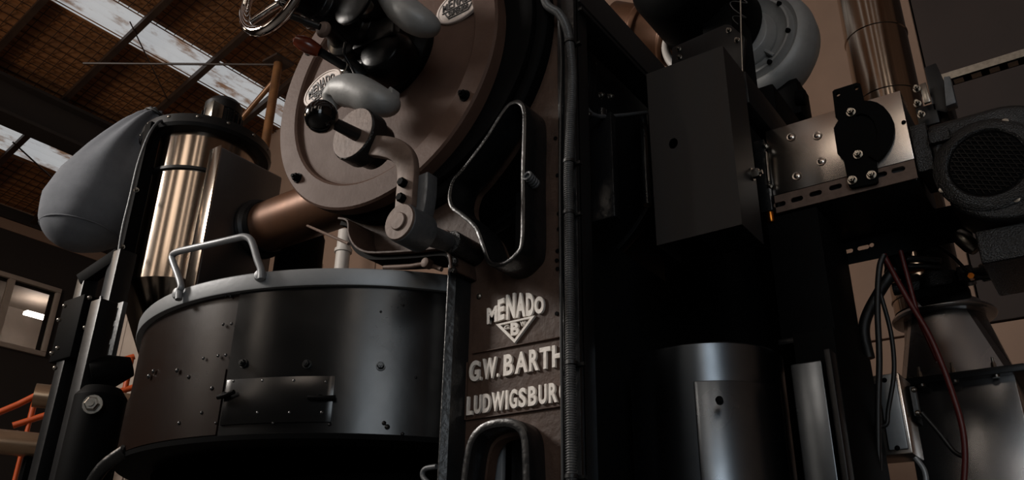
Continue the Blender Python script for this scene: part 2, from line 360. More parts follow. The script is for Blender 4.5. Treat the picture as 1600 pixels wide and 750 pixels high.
outer = [(XR, 0), (XR, 2.7), (-1.2, 2.7), (-1.3, 2.2), (-1.75, 1.7)] + [ex[5], ex[4], ex[3], ex[2], ex[1], (XL, ex[0][1] - .01), (XL, 0)]
def shrink(l, d):
    c = (sum(p[0] for p in l) / len(l), sum(p[1] for p in l) / len(l))
    return [(c[0] + (p[0] - c[0]) * (1 - d), c[1] + (p[1] - c[1]) * (1 - d)) for p in l]
pan = sheet_with_holes('front_panel', outer, [shrink(L1, .05), shrink(L2, .08)], .03, lambda v: Vector((v.x, YP + .015 - v.z, v.y)), 'cast_brown', ro)
MB().band(L1, .012, 1.41, 1.505).build('opening_rim', 'black_gloss', ro, .0025)
MB().band(L2, .020, 1.44, 1.505).build('opening_rim', 'black_gloss', ro, .005)
# wire wound round the rim of the upper opening
c0 = PY(823, 275, 1.41); mb = MB()
for i in range(5):
    a = [c0 + Vector((.010 * math.cos(t) + .002, i * .008 + .003 * math.sin(t), .010 * math.sin(t) - i * .002)) for t in [k * math.pi / 6 for k in range(12)]]
    mb.tube(a, .0035, 6, True)
mb.build('wire_wrap', 'grey_iron', ro)
# left column of the casting with bright edges, flared foot and collar
cl, cr = PY(692, 560, 1.44).x, PY(721, 560, 1.44).x - .028
prof = [(cl, 1.505), (cl, 1.445), (cl + .012, 1.432), (cr - .02, 1.432), (cr - .004, 1.445), (cr, 1.505)]
ztop = PY(708, 388, 1.44).z; rows = []
for z, fl in ((0, .05), (.25, .04), (.40, .028), (.52, .006), (.60, 0), (ztop - .06, 0), (ztop, -.004)):
    rows.append([(x - (fl if x < (cl + cr) / 2 else 0), y, z) for x, y in prof])
col = MB().rings(rows).build('column', 'column_paint', ro, .004)
mb = MB(); c = PY(712, 382, 1.42); mb.cyl(c + Vector((-.0, -.02, 0)), c + Vector((0, .09, 0)), .030)
mb.build('shaft_collar', 'black_cast', ro, .004)
MB().tube(smooth_path([PY(706, 386, 1.40), PY(703, 400, 1.41), PY(712, 408, 1.41), PY(706, 416, 1.41), PY(711, 424, 1.41)], 5), .007, 8).build('weld_bead', 'black_cast', ro)
# small tap handle at the foot of the column
MB().tube(smooth_path([PY(676, 760, 1.44), PY(661, 745, 1.44), PY(664, 733, 1.44), PY(682, 729, 1.44)], 5), .006).build('foot_handle', 'grey_iron', ro)
# raised border round the maker's name, letters and emblem
def strip_px(a, b, Y, wd, y1, mbx):
    p, q = PY(*a, Y), PY(*b, Y); mbx.bar(Vector((p.x, (Y + y1) / 2, p.z)), Vector((q.x, (Y + y1) / 2, q.z)), y1 - Y, wd, (q - p).normalized().cross(NY))
mb = MB(); strip_px((729, 566), (726, 656), 1.494, .004, 1.502, mb); strip_px((727, 656), (884, 633), 1.494, .003, 1.502, mb); strip_px((737, 552), (884, 524), 1.494, .003, 1.502, mb)
mb.build('name_border', 'cast_brown', ro, .001)
def row(text, spans, bl, tl, Y=1.494, fat=.035):
    z0 = PY(*bl, Y).z; z1 = PY(*tl, Y).z
    def xat(px, z):          # image column px on this plane at height z
        lo, hi = 300., 760.
        for _ in range(40):
            mid = (lo + hi) / 2
            if PY(px, mid, Y).z > z: lo = mid
            else: hi = mid
        return PY(px, lo, Y).x
    for ch, (a, b) in zip(text, spans):
        zz1 = z1 if ch != '.' else z0 + (z1 - z0) * .18
        xa, xb = xat(a, (z0 + z1) / 2), xat(b, (z0 + z1) / 2); mb = MB()
        letter_into(mb, ch, Vector((xa, 1.5, z0)), Vector((xb - xa, 0, 0)), Vector((0, 0, zz1 - z0)), NY, .007, fat)
        mb.build('letter', 'letter_white', ro)
Z = lambda l: [(640 + a * .493, 640 + b * .493) for a, b in l]
row('G.W.BARTH', Z([(189, 221), (223, 228), (231, 275), (277, 283), (298, 328), (334, 374), (379, 409), (412, 446), (452, 488)]), (733.7, 597), (733.7, 565))
row('LUDWIGSBURG', Z([(181, 199), (204, 227), (232, 256), (260, 300), (304, 311), (317, 341), (346, 369), (376, 402), (409, 434), (441, 468), (474, 502)]), (729.7, 649), (729.7, 620))
def letter_px(ch, x0, x1, yb, yt, sl=0., Y=1.494, fat=.05):     # yb, yt at the letter's left edge
    o_ = PY(x0, yb, Y); p = PY(x1, yb - (x1 - x0) * .17 + sl, Y); t = PY(x0, yt, Y); mb = MB(); o_.y = 1.5
    letter_into(mb, ch, o_, Vector((p.x - o_.x, 0, p.z - o_.z)), Vector((t.x - o_.x, 0, t.z - o_.z)), NY, .007, fat); mb.build('letter', 'letter_white', ro)
for ch, x0, x1, yb, yt, s_ in (('M', 761, 777, 507, 482, -2), ('E', 778, 788, 502, 469, -2), ('N', 791, 805, 500, 461, -1), ('A', 806, 821, 497, 459, 0), ('D', 822, 834, 494, 458, 2), ('O', 835, 850, 491, 464, 1)):
    letter_px(ch, x0, x1, yb, yt, s_)
tri = [PY(775, 507, 1.494), PY(836, 493, 1.494), PY(804, 536, 1.494)]
mb = MB(); tc_ = sum(tri, Vector()) / 3
tri2 = [tc_ + (p - tc_) * .76 for p in tri]
sheet_with_holes('emblem_triangle', [(p.x, p.z) for p in tri], [[(p.x, p.z) for p in tri2]], .007, lambda v: Vector((v.x, 1.4965 - v.z, v.y)), 'letter_white', ro)
letter_px('B', 798, 811, 525, 505, 0); letter_px('G', 788, 795, 515, 509, 0, fat=.01); letter_px('W', 813, 821, 510, 503, 0, fat=.01)
for q in ((868, 216), (871, 274), (873, 334), (873, 358), (871, 392), (870, 407), (871, 420), (870, 490)): MB().lathe(PY(*q, 1.4985), NY, [(.005, 0), (.005, .0015)], 10).build('bolt_hole', 'black_matte', ro)
b0 = MB(); rivet(b0, PY(749, 463, 1.499), NY, .008); b0.build('rivet', 'zinc', ro)
# right-hand angle post
MB().box(-.948, -.897, 1.478, 1.4995, 0, 2.7).build('corner_post', 'black_gloss', ro, .003)
MB().box(-.9045, -.897, 1.49, 1.545, 0, 2.7).build('corner_post_flange', 'black_paint', ro, .002)
# flange ring, drum shell, furnace body
DX, DZ, DR, DY = -1.520, 1.450 + ZC, .434, 1.40
RX, RZ = -1.445, 1.462 + ZC
MB().lathe((RX, 1.46, RZ), PYV, [(.39, 0), (.463, 0), (.475, .008), (.475, .05), (.39, .05)], 72).build('flange_ring', 'black_matte', ro, .002)
MB().lathe((RX, 1.44, RZ), PYV, [(.42, 0), (.445, 0), (.445, .03), (.42, .03)], 72).build('flange_lip', 'black_matte', ro, .003)
MB().lathe((RX, 1.5, RZ), PYV, [(.44, .04), (.44, 1.2)], 64).build('drum_shell', 'black_paint', ro)
for yy in (1.72, 2.2, 2.62):
    MB().lathe((RX, yy, RZ), PYV, [(.438, 0), (.455, 0), (.455, .04), (.438, .04)], 64).build('shell_hoop', 'black_paint', ro, .003)
MB().box(-1.135, -1.09, 1.56, 2.72, 0, 1.36).build('side_plate', 'black_paint', ro, .006)
MB().box(-1.10, -.665, 2.36, 2.74, 0, 1.98).build('rear_housing', 'black_matte', ro, .008)
MB().box(PY(770, 720, 1.62).x, PY(815, 720, 1.62).x, 1.545, 1.56, .40, PY(790, 690, 1.62).z).build('ash_door', 'rim_steel', ro, .004)
# chute lip under the drum door
ch_px = [(527, 342), (541, 346), (543, 366), (551, 383), (565, 393), (585, 396), (640, 393), (680, 389), (694, 391), (700, 402), (702, 420)]
pts = [(p.x, p.y) for p in smooth_path([Vector((a, b, 0)) for a, b in xz(ch_px, 1.40)], 4)]
MB().band(pts, .006, 1.40, 1.50, False).build('chute_lip', 'cast_brown', ro, .0015)
MB().band(pts, -.012, 1.415, 1.50, False).build('chute_underside', 'black_matte', ro)
MB().tube(smooth_path([PY(600, 418, 1.42), PY(640, 416, 1.42), PY(665, 413, 1.42), PY(690, 421, 1.42)], 5), .006).build('chute_pipe', 'bare_steel', ro)
MB().lathe(PY(668, 412, 1.41), NY, [(.013, -.01), (.013, .012)], 12).build('pipe_clip', 'bare_steel', ro, .002)
# drum door: rim, groove, dished plate
MB().lathe((DX, DY + .05, DZ), NY, [(.41, 0), (DR - .004, .004), (DR, .010), (DR, .046), (DR - .006, .052), (.362, .052), (.355, .047), (.350, .034), (.342, .032), (.30, .037), (.10, .040), (0, .040)], 96).build('drum_door', 'door_brown', ro, ang=25)
for an in (221, 327.6, 41, 147, 94, 274 + 720):
    if an > 700: continue
    mb = MB(); p = Vector((DX + .40 * math.cos(rad(an)), DY - .003, DZ + .40 * math.sin(rad(an)))); hexbolt(mb, p, NY, .011, .018); mb.build('door_bolt', 'black_matte', ro)
def plaque(cx, cy, rot, lines, a=.084, b=.055):
    c = PY(cx, cy, 1.405); c.y = DY + .013; ca, sa = math.cos(rad(rot)), math.sin(rad(rot)); ex = Vector((ca, 0, sa)); ey = Vector((-sa, 0, ca))
    rows = []
    for k, h in ((1., 0), (1., .007), (.97, .009), (.90, .009), (.88, .007), (.02, .007)):
        rows.append([c + ex * a * k * math.cos(t) + ey * b * k * math.sin(t) + NY * h for t in [2 * math.pi * j / 40 for j in range(40)]])
    pl = MB().rings(rows).build('maker_plaque', 'plaque_white', ro, ang=25); pl['label'] = 'oval off-white maker plaque with black raised lettering'
    mb = MB()
    for text, y0, y1, half, arc in lines:
        n = len(text)
        for i, chh in enumerate(text):
            u0 = -half + 2 * half * i / n; u1 = u0 + 2 * half / n * .82; mid = (u0 + u1) / 2
            drop = arc * (1 - (mid / half) ** 2)
            letter_into(mb, chh, c + ex * a * u0 + ey * b * (y0) + NY * .0068, ex * a * (u1 - u0), ey * b * (y1 - y0 + drop), NY, .003, .012)
    for seg_ in (((-.62, -.12), (-.42, -.62)), ((-.42, -.62), (.42, -.62)), ((.42, -.62), (.62, -.12)), ((-.72, -.12), (.72, -.12))):
        (u, v), (s_, t_) = seg_; mb.bar(c + ex * a * u + ey * b * v + NY * .008, c + ex * a * s_ + ey * b * t_ + NY * .008, .003, .003, NY)
    mb.build('plaque_lettering', 'plaque_black', pl)
LN = [('MENADO', -.02, .34, .70, .34), ('SUPERIOR', -.52, -.2, .44, 0)]
plaque(503, 137, 14, LN); plaque(717, 7, 1, LN)

# ---- lever, hinge and handles on the door
GZ0 = DZ + .078
MB().lathe((DX + .05, DY + .02, DZ + .045), NY, [(.15, 0), (.15, .03), (.12, .06), (.115, .10), (.09, .12)], 48).build('hub', 'black_iron', ro, .006)
MB().lathe((DX, 1.32, GZ0), NY, [(.085, 0), (.092, .01), (.092, .05), (.070, .06), (.062, .09), (.062, .14), (.070, .145), (.070, .17), (.050, .18), (.045, .25)], 40).build('gear_housing', 'black_iron', ro, .004)
MB().lathe((DX + .10, 1.37, DZ - .035), Vector((.15, -1, .1)), [(.08, 0), (.08, .05), (.065, .08), (.03, .09)], 32).build('latch_boss', 'black_iron', ro, .004)
MB().lathe((DX + .07, 1.28, DZ + .10), Vector((.5, -.6, .5)), [(.05, 0), (.055, .04), (.04, .08), (.03, .10)], 24).build('oil_cup', 'black_iron', ro, .003)
MB().bar((DX + .02, 1.29, DZ + .02), (DX + .16, 1.31, DZ + .03), .05, .07).build('yoke', 'black_iron', ro, .008)
for k in range(5):
    a = rad(200 + 40 * k); mb = MB(); hexbolt(mb, Vector((DX + .05 + .13 * math.cos(a), DY - .012, DZ + .045 + .13 * math.sin(a))), NY, .007, .012); mb.build('hub_bolt', 'black_iron', ro)
# two cleaner lugs and the bright ring of the feed shaft
p = PY(573, 14, 1.18); MB().lathe(p, Vector((.3, -1, .1)), [(.008, 0), (.022, 0), (.022, .02), (.008, .02)], 20).build('lug_ring', 'zinc', ro, .003)
p = PY(556, 6, 1.15); MB().lathe(p, NY, [(.058, 0), (.066, .004), (.066, .012), (.058, .016)], 36).build('shaft_ring', 'black_iron', ro)
# handwheel
HW = PY(430, -16, 1.03)
mb = MB(); mb.tube([HW + Vector((.124 * math.cos(t), 0, .124 * math.sin(t))) for t in [2 * math.pi * i / 64 for i in range(64)]], .0145, 14, True)
mb.build('handwheel_rim', 'chrome', ro)
for k in range(3):
    a = rad(215 + 120 * k); mb = MB(); dv = Vector((math.cos(a), 0, math.sin(a)))
    mb.tube(smooth_path([HW + PYV * .035 + dv * .02, HW + PYV * .02 + dv * .06, HW + dv * .124], 5), .009, 10); mb.build('handwheel_spoke', 'chrome', ro)
MB().lathe(HW + PYV * .06, NY, [(.028, 0), (.03, .02), (.024, .045), (.01, .05)], 24).build('handwheel_hub', 'chrome', ro)
MB().cyl(HW + PYV * .04, Vector((DX, 1.20, GZ0)), .030).build('feed_shaft', 'black_iron', ro)
p, q = PY(448, 22, 1.06), PY(500, 42, 1.12)
MB().cyl(p, q, .009).build('lock_lever', 'black_paint', ro)
MB().ball(PY(452, 12, 1.05), .012, 12).build('lock_knob', 'zinc', ro)
mb = MB(); hexbolt(mb, PY(487, 40, 1.12), NY, .010, .03); mb.build('lock_nut', 'bare_steel', ro)
MB().lathe(PY(508, 48, 1.16), Vector((.2, -1, -.2)), [(.02, 0), (.024, .006), (.018, .018)], 20).build('end_cap', 'bare_steel', ro, .003)
# wooden-handled lever
p, q = PY(462, 62, 1.13), PY(500, 81, 1.18); r_ = PY(541, 106, 1.27); ax = (q - p)
MB().lathe(p, ax, [(.004, -.006), (.014, 0), (.021, .02), (.022, .04), (.017, .07), (.014, ax.length)], 20).build('wooden_grip', 'wood_knob', ro)
MB().cyl(q, r_, .012).build('sampler_rod', 'black_paint', ro)
MB().lathe(r_, r_ - q, [(.016, -.01), (.02, 0), (.02, .03), (.03, .06)], 16).build('sampler_socket', 'zinc', ro, .002)
MB().lathe(PY(556, 118, 1.30), Vector((-.4, -1, 1.0)), [(.04, -.02), (.028, .03), (.010, .055)], 16).build('sampler_spout', 'black_paint', ro, .003)
MB().tube(smooth_path([PY(540, 66, 1.2), PY(538, 84, 1.22), PY(548, 103, 1.24), PY(556, 120, 1.25)], 5), .004).build('thin_pipe', 'black_paint', ro)
# grey cast handles
def bean(name, px, rs, Y, m_, flat=.8):
    P = smooth_path([PY(x, y, Y + dy) for x, y, dy in px], 6); n = len(P); k = len(rs) - 1; R_ = []
    for i in range(n):
        t = i / (n - 1) * k; j = min(int(t), k - 1); R_.append(rs[j] + (rs[j + 1] - rs[j]) * (t - j))
    mb = MB(); mb.tube(P, R_, 20, flat=flat); return mb.build(name, m_, ro, ang=60)
bean('cast_handle', [(522, 172, .0), (522, 156, 0), (535, 143, 0), (558, 143, .0), (582, 154, .01), (602, 162, .03), (611, 162, .05)], [.004, .036, .047, .050, .047, .040, .030], 1.27, 'cast_alu', .95)
MB().prism([(PY(x, y, 1.30).x, PY(x, y, 1.30).z) for x, y in ((604, 148), (613, 137), (617, 140), (617, 152), (608, 158))], 1.29, 1.32).build('handle_tab', 'cast_alu', ro, .003)
bean('cast_handle', [(602, -26, 0), (612, -6, 0), (627, 12, 0), (646, 28, .01), (664, 38, .03), (673, 42, .05)], [.030, .046, .053, .052, .046, .032], 1.22, 'cast_alu')
for q in ((664, 22), (676, 36)): MB().ball(PY(*q, 1.27), .011, 12).build('handle_pin', 'letter_white', ro)
# ball lever, cam disc
LD = PY(551, 208, 1.20)
MB().lathe(LD, PYV, [(.069, 0), (.072, .004), (.072, .05), (.064, .055), (.06, .09)], 40).build('cam_disc', 'black_cast', ro, .002)
MB().lathe(LD + NY * .0015, PYV, [(.068, 0), (.068, .003)], 40).build('cam_face', 'bare_steel', ro)
bp_, b2 = PY(502, 182, 1.10), LD + Vector((.018, 0, -.012))
MB().ball(bp_, .041, 28).build('ball_knob', 'bakelite', ro)
MB().cyl(bp_, b2, .0135, .017, 16).build('lever_stem', 'black_gloss', ro)
# bent arm from the cam to the hinge
def ribbon(name, px, Y, wd, th, m_, bev=.004):
    P = smooth_path([PY(x, y, Y) for x, y in px], 6); rows = []
    for i, p in enumerate(P):
        t = (P[min(i + 1, len(P) - 1)] - P[max(i - 1, 0)]).normalized(); nrm = Vector((-t.z, 0, t.x)) * wd / 2
        rows.append([p - nrm, p + nrm, p + nrm + PYV * th, p - nrm + PYV * th])
    return MB().rings(rows).build(name, m_, ro, bev)
ribbon('hinge_arm', [(580, 226), (600, 228), (618, 234), (630, 248), (633, 270), (631, 300), (629, 325)], 1.215, .054, .022, 'bare_steel')
HB = PY(623, 346, 1.185)
ribbon('hinge_strap', [(655, 273), (654, 300), (649, 330), (639, 352)], 1.232, .052, .035, 'grey_iron')
MB().lathe(HB + PYV * .004, PYV, [(.042, 0), (.045, .003), (.045, .075)], 36).build('hinge_barrel', 'grey_iron', ro, .002)
MB().lathe(HB, PYV, [(.041, 0), (.043, .003), (.043, .005)], 36).build('hinge_face', 'bare_steel', ro)
MB().lathe(HB + NY * .005, PYV, [(.019, 0), (.021, .002), (.021, .006)], 24).build('hinge_pin_head', 'bare_steel', ro)
for q in ((632, 287), (630, 311)):
    mb = MB(); mb.lathe(PY(*q, 1.215), NY, [(.011, 0), (.011, .014), (.009, .016)], 6); mb.build('arm_bolt', 'black_matte', ro)
MB().cyl(HB + Vector((.0, .06, 0)), PY(706, 381, 1.43), .026, .024, 24).build('hinge_shaft', 'grey_iron', ro)
MB().lathe(PY(692, 370, 1.40), PYV, [(.02, 0), (.02, .04)], 20).build('shaft_lug', 'bare_steel', ro, .003)

# ---- conduit up the corner post, with straps
cp = [(846, -30), (854, 6), (874, 22), (887, 50), (893, 100), (894, 140), (892, 185), (890, 224), (888, 280), (889, 336), (890, 420), (891, 520), (892, 640), (893, 748), (894, 830), (895, 900)]
P = smooth_path([PY(x, y, 1.455) for x, y in cp], 40)
L = [0.]
for a, b in zip(P, P[1:]): L.append(L[-1] + (b - a).length)
pitch = .0055; Q = []; R_ = []; i = 0; s_ = 0.
while s_ < L[-1]:
    while L[i + 1] < s_: i += 1
    t = (s_ - L[i]) / max(L[i + 1] - L[i], 1e-9); Q.append(P[i].lerp(P[i + 1], t)); R_.append((.0118, .0118, .0088, .0088)[len(Q) % 4]); s_ += pitch / 4
cn = thing('flexible_conduit', 'ribbed grey flexible conduit running up the corner post beside the maker lettering', 'conduit', (P[-1].x, P[-1].y, 0))
MB().tube(Q, R_, 12).build('ribbed_hose', 'hose_grey', cn, ang=70)
for q in ((890, 66), (889, 253), (889, 333), (893, 568), (893, 745)):
    c = PY(*q, 1.455); mb = MB(); mb.lathe(c, PZV, [(.0118, -.003), (.0142, -.003), (.0142, .004), (.0118, .004)], 16); mb.box(c.x - .013, c.x + .022, 1.468, 1.479, c.z - .003, c.z + .004)
    mb.build('strap', 'black_rubber', cn)
cb = tag(MB().tube(smooth_path([PY(874, 26, 1.472), PY(877, 90, 1.472), PY(876, 180, 1.472), PY(875, 300, 1.472), PY(877, 500, 1.472), PY(880, 780, 1.472)], 6), .004, 8).build('cable', 'black_rubber'), 'thin black cable lying along the left side of the ribbed conduit', 'cable')

# ---- frame beams, gear motor and side fittings of the roaster
MB().box(-.935, -.89, 1.5, 2.7, 1.83, 1.93).build('frame_beam', 'box_paint', ro, .003)
MB().box(-.96, -.885, 1.5, 2.7, 1.80, 1.812).build('frame_beam_flange', 'black_paint', ro, .002)
MB().box(-.665, -.62, 1.95, 2.5, 1.66, 1.765).build('frame_beam', 'black_paint', ro, .003)
MB().lathe(PY(1046, -52, 2.15) + NY * .0, PYV, [(.05, -.02), (.13, -.01), (.165, .02), (.18, .06), (.18, .42)], 48).build('gear_motor', 'black_matte', ro, .004)
gm = PY(1046, -52, 2.15)
MB().box(gm.x + .04, gm.x + .15, 2.3, 2.5, 1.98, gm.z - .12).build('motor_mount', 'black_matte', ro, .006)
pts = xz([(1048, 118), (1050, 74), (1132, 38), (1140, 38), (1164, 58), (1160, 112)], 2.05); MB().prism(pts, 2.05, 2.065).build('motor_bracket', 'black_paint', ro, .003)
for q in ((1061, 77), (1139, 48), (1152, 63), (1062, 90)):
    mb = MB(); hexbolt(mb, PY(*q, 2.05), NY, .006, .01); mb.build('bracket_bolt', 'zinc', ro)
MB().box(-1.0, -.93, 1.72, 1.75, 1.30, 1.62).build('shell_bracket', 'black_gloss', ro, .003)
MB().tube(smooth_path([PX(912, 160, -.95), PX(935, 182, -.95), PX(1010, 176, -.95)], 4), .006).build('shell_rail', 'grey_iron', ro)
for q in ((940, 172, 332), (952, 180, 330), (1004, 178, 320)):
    MB().cyl(PX(q[0], q[1], -.99), PX(q[0] + 8, q[2], -.99), .014).build('shell_pipe', 'black_gloss', ro)
for q in ((937, 150), (916, 180), (951, 152)):
    mb = MB(); hexbolt(mb, PX(*q, -.95), PXV, .007, .012); mb.build('shell_bolt', 'zinc', ro)
MB().box(-1.42, -1.235, 1.9, 2.44, 1.345, 1.36).build('shelf_board', 'timber', ro)
# copper bellows behind the motor
c = PY(1015, 52, 2.5); mb = MB(); ax = Vector((.9, .25, -.45))
mb.lathe(c - ax * .16, ax, [(.105, 0), (.105, .10), (.115, .11), (.115, .13), (.105, .14), (.105, .24), (.115, .25), (.115, .27), (.10, .28), (.10, .40)], 40)
be = tag(mb.build('copper_bellows', 'copper_duct', None, .003), 'brown copper duct with ribbed collars glimpsed behind the black gear motor', 'duct')
c = PY(1048, 84, 2.42)
rod('pale_strap', smooth_path([PY(1046, 50, 2.44), PY(1040, 74, 2.44), PY(1046, 94, 2.44), PY(1058, 108, 2.44)], 5), .016, 'pvc', 'pale curved strap hanging behind the black bracket', 'strap', 10)

# ---- control box on the side of the machine
cbx = thing('control_box', 'dark grey sheet metal box with a round hole hanging beside the corner post', 'box', (-.737, 1.86, 1.22))
cx0, cx1, cz0, cz1 = -.850, -.622, .872 + ZC, 1.402 + ZC
hole = [(PY(1052, 224, 1.79).x + .013 * math.cos(t), PY(1052, 224, 1.79).z + .016 * math.sin(t)) for t in [2 * math.pi * i / 20 for i in range(20)]]
sheet_with_holes('front_plate', [(cx0, cz0), (cx1, cz0), (cx1, cz1), (cx0, cz1)], [hole], .003, lambda v: Vector((v.x, 1.7915 - v.z, v.y)), 'box_paint', cbx)
MB().box(cx0, cx0 + .003, 1.793, 1.935, cz0, cz1).build('side_plate', 'box_paint', cbx)
MB().box(cx1 - .003, cx1, 1.793, 1.935, cz0, cz1).build('side_plate', 'box_paint', cbx)
MB().box(cx0 + .003, cx1 - .003, 1.93, 1.935, cz0, cz1).build('back_plate', 'black_matte', cbx)
MB().box(cx0 + .003, cx1 - .003, 1.793, 1.93, cz1 - .003, cz1).build('top_plate', 'box_paint', cbx)
MB().box(cx0 + .11, cx1 - .003, 1.80, 1.93, cz0 - .0, cz0 + .003).build('bottom_plate', 'blue_steel', cbx)
mb = MB(); hexbolt(mb, PX(1174, 273, cx1), PXV, .012, .022); mb.build('side_bolt', 'zinc', cbx)

# ---- steel duct drum below
SX, SY, SR = -.858, 2.06, .200; stz = .335 * 1.87 + ZC
sd = thing('steel_drum', 'dark polished steel drum standing below the control box', 'drum', (SX, SY, 0))
MB().lathe((SX, SY, 0), PZV, [(SR, 0), (SR, stz - .004), (SR - .004, stz), (SR - .03, stz + .004), (.1, stz + .01)], 72).build('drum_wall', 'blue_steel', sd, ang=30)
def arc_sheet(cx, cy, r, a0, a1, z0, z1, th, n=24):
    mb = MB(); rows = []
    for i in range(n + 1):
        a = rad(a0 + (a1 - a0) * i / n); d = Vector((math.cos(a), math.sin(a), 0)); o_ = Vector((cx, cy, 0))
        rows.append([o_ + d * r + PZV * z0, o_ + d * (r + th) + PZV * z0, o_ + d * (r + th) + PZV * z1, o_ + d * r + PZV * z1])
    return mb.rings(rows)
zdoor = stz - .10
arc_sheet(SX, SY, SR, -76, -10, .05, zdoor, .010).build('curved_door', 'blue_steel', sd, .003)
p = PY(1130, 630, SY - .19); MB().lathe(p + Vector((0, -.02, 0)), Vector((.35, -1, 0)), [(.009, 0), (.009, .018), (.006, .02)], 14).build('door_stud', 'black_matte', sd)

# ---- frame leg and dark burner stand
bs = thing('burner_stand', 'black burner stand with a pale steel leg right of the steel drum', 'stand', (-.5, 2.3, 0))
MB().box(PY(1238, 600, 1.95).x, PY(1288, 600, 1.95).x, 1.95, 1.97, 0, PY(1260, 566, 1.95).z).build('leg_plate', 'blue_steel', bs, .003)
MB().box(-.60, -.50, 2.0, 2.34, 0, 1.0).build('stand_body', 'black_matte', bs, .004)
MB().box(-.66, -.52, 2.1, 2.36, 1.0, 1.372).build('stand_head', 'black_matte', bs, .004)
MB().box(-.515, -.50, 1.94, 1.99, 0, .93).build('post', 'black_paint', bs, .003)
MB().box(-.662, -.52, 2.08, 2.1, 1.0, 1.015).build('head_lip', 'black_gloss', bs, .002)

# ---- burner: black box with aluminium cover, slotted rail, clamp plate
bu = thing('burner', 'gas burner box with shiny aluminium cover plate, black clamp and slotted rail', 'burner', (-.45, 2.2, 1.37))
ax0, ax1, az0, az1 = -.632, -.264, .517 * 2.1 + ZC, .6165 * 2.1 + ZC
MB().box(ax0 + .004, ax1 - .004, 2.112, 2.38, az0 - .055, az1 - .003).build('housing', 'black_paint', bu, .003)
mb = MB().box(ax0, ax1, 2.1, 2.103, az0, az1).box(ax0, ax1, 2.103, 2.19, az1 - .003, az1); cov = mb.build('cover_plate', 'alu_sheet', bu, .001)
ph = []
def slot(cx, cz, w_, h_): return [(cx + (w_ / 2 - h_ / 2) * (1 if math.cos(t) > 0 else -1) + h_ / 2 * math.cos(t), cz + h_ / 2 * math.sin(t)) for t in [2 * math.pi * (i + .5) / 16 for i in range(16)]]
rz0, rz1 = az0 - .057, az0 - .004
for q in ((1219, 320), (1246, 312), (1275, 303), (1306, 293), (1376, 274), (1404, 266)):
    p = PY(*q, 2.1); ph.append(slot(p.x, p.z, .034, .015))
sheet_with_holes('slotted_rail', [(ax0 + .003, rz0), (ax1, rz0), (ax1, rz1), (ax0 + .003, rz1)], ph, .004, lambda v: Vector((v.x, 2.098 - v.z, v.y)), 'bare_steel', bu)
for q in ((1236, 214), (1277, 212), (1283, 252), (1245, 275)):
    mb = MB(); p = PY(*q, 2.0985); mb.lathe(p, NY, [(.013, 0), (.012, .002), (.009, .0015), (.006, .0035), (0, .004)], 18); mb.build('rivet', 'alu_sheet', bu)
mb = MB(); rivet(mb, PY(1412, 191, 2.099), NY, .006); mb.build('rivet', 'black_matte', bu)
cpx = [(1301, 144), (1304, 141), (1339, 130), (1344, 131), (1350, 158), (1360, 158), (1371, 161), (1382, 168), (1391, 179), (1397, 192), (1398, 204), (1396, 217), (1391, 229), (1382, 242), (1371, 252), (1371, 268), (1372, 284), (1368, 287), (1332, 294), (1327, 292), (1319, 252), (1309, 241), (1303, 201), (1310, 189), (1306, 184)]
ch_ = []
for q in ((1309, 147), (1338, 137)):
    p = PY(*q, 2.08); ch_.append([(p.x + .006 * math.cos(t), p.z + .006 * math.sin(t)) for t in [2 * math.pi * i / 12 for i in range(12)]])
sheet_with_holes('clamp_plate', xz(cpx, 2.085), ch_, .010, lambda v: Vector((v.x, 2.087 - v.z, v.y)), 'black_matte', bu)
sheet_with_holes('clamp_ring', xz([(1350, 159), (1360, 158), (1371, 161), (1382, 168), (1391, 179), (1397, 192), (1398, 204), (1396, 217), (1391, 229), (1382, 242), (1371, 252), (1357, 244), (1366, 232), (1371, 218), (1371, 204), (1366, 190), (1357, 181), (1346, 178), (1338, 181)], 2.078), [], .008, lambda v: Vector((v.x, 2.078 - v.z, v.y)), 'black_matte', bu)
for q in ((1330, 176), (1341, 242), (1332, 282), (1362, 274)):
    mb = MB(); hexbolt(mb, PY(*q, 2.08), NY, .0085, .014); mb.build('clamp_bolt', 'zinc', bu)
for q in ((1196, 229), (1203, 291)):
    mb = MB(); hexbolt(mb, PY(*q, 2.09), NY, .006, .012); mb.build('hinge_bolt', 'zinc', bu)
MB().box(ax0 - .035, ax0 - .003, 2.085, 2.16, az0 - .05, az1 - .03).build('hinge_bracket', 'black_gloss', bu, .003)
MB().cyl(PY(1197, 238, 2.08), PY(1201, 284, 2.08), .004).build('hinge_rod', 'zinc', bu)
MB().lathe(PY(1203, 330, 2.1), PZV, [(.009, -.035), (.011, -.03), (.011, .02), (.006, .03)], 12).build('spark_plug', 'brass', bu)
# slotted angle along the back of the burner floor
ph = []
for a in ((1296, 396), (1324, 393), (1349, 387), (1362, 383)):
    p = PY(*a, 2.42); ph.append(slot(p.x, p.z, .034 if a[0] > 1300 and a[0] < 1360 else .014, .014))
z_ = PY(1320, 392, 2.42).z
sheet_with_holes('slotted_angle', [(-.66, z_ - .045), (-.2, z_ - .045), (-.2, z_ + .035), (-.66, z_ + .035)], ph, .004, lambda v: Vector((v.x, 2.42 - v.z, v.y)), 'black_paint', bu)
MB().box(-.66, -.2, 2.37, 2.42, z_ + .035, z_ + .045).build('angle_ledge', 'black_paint', bu)

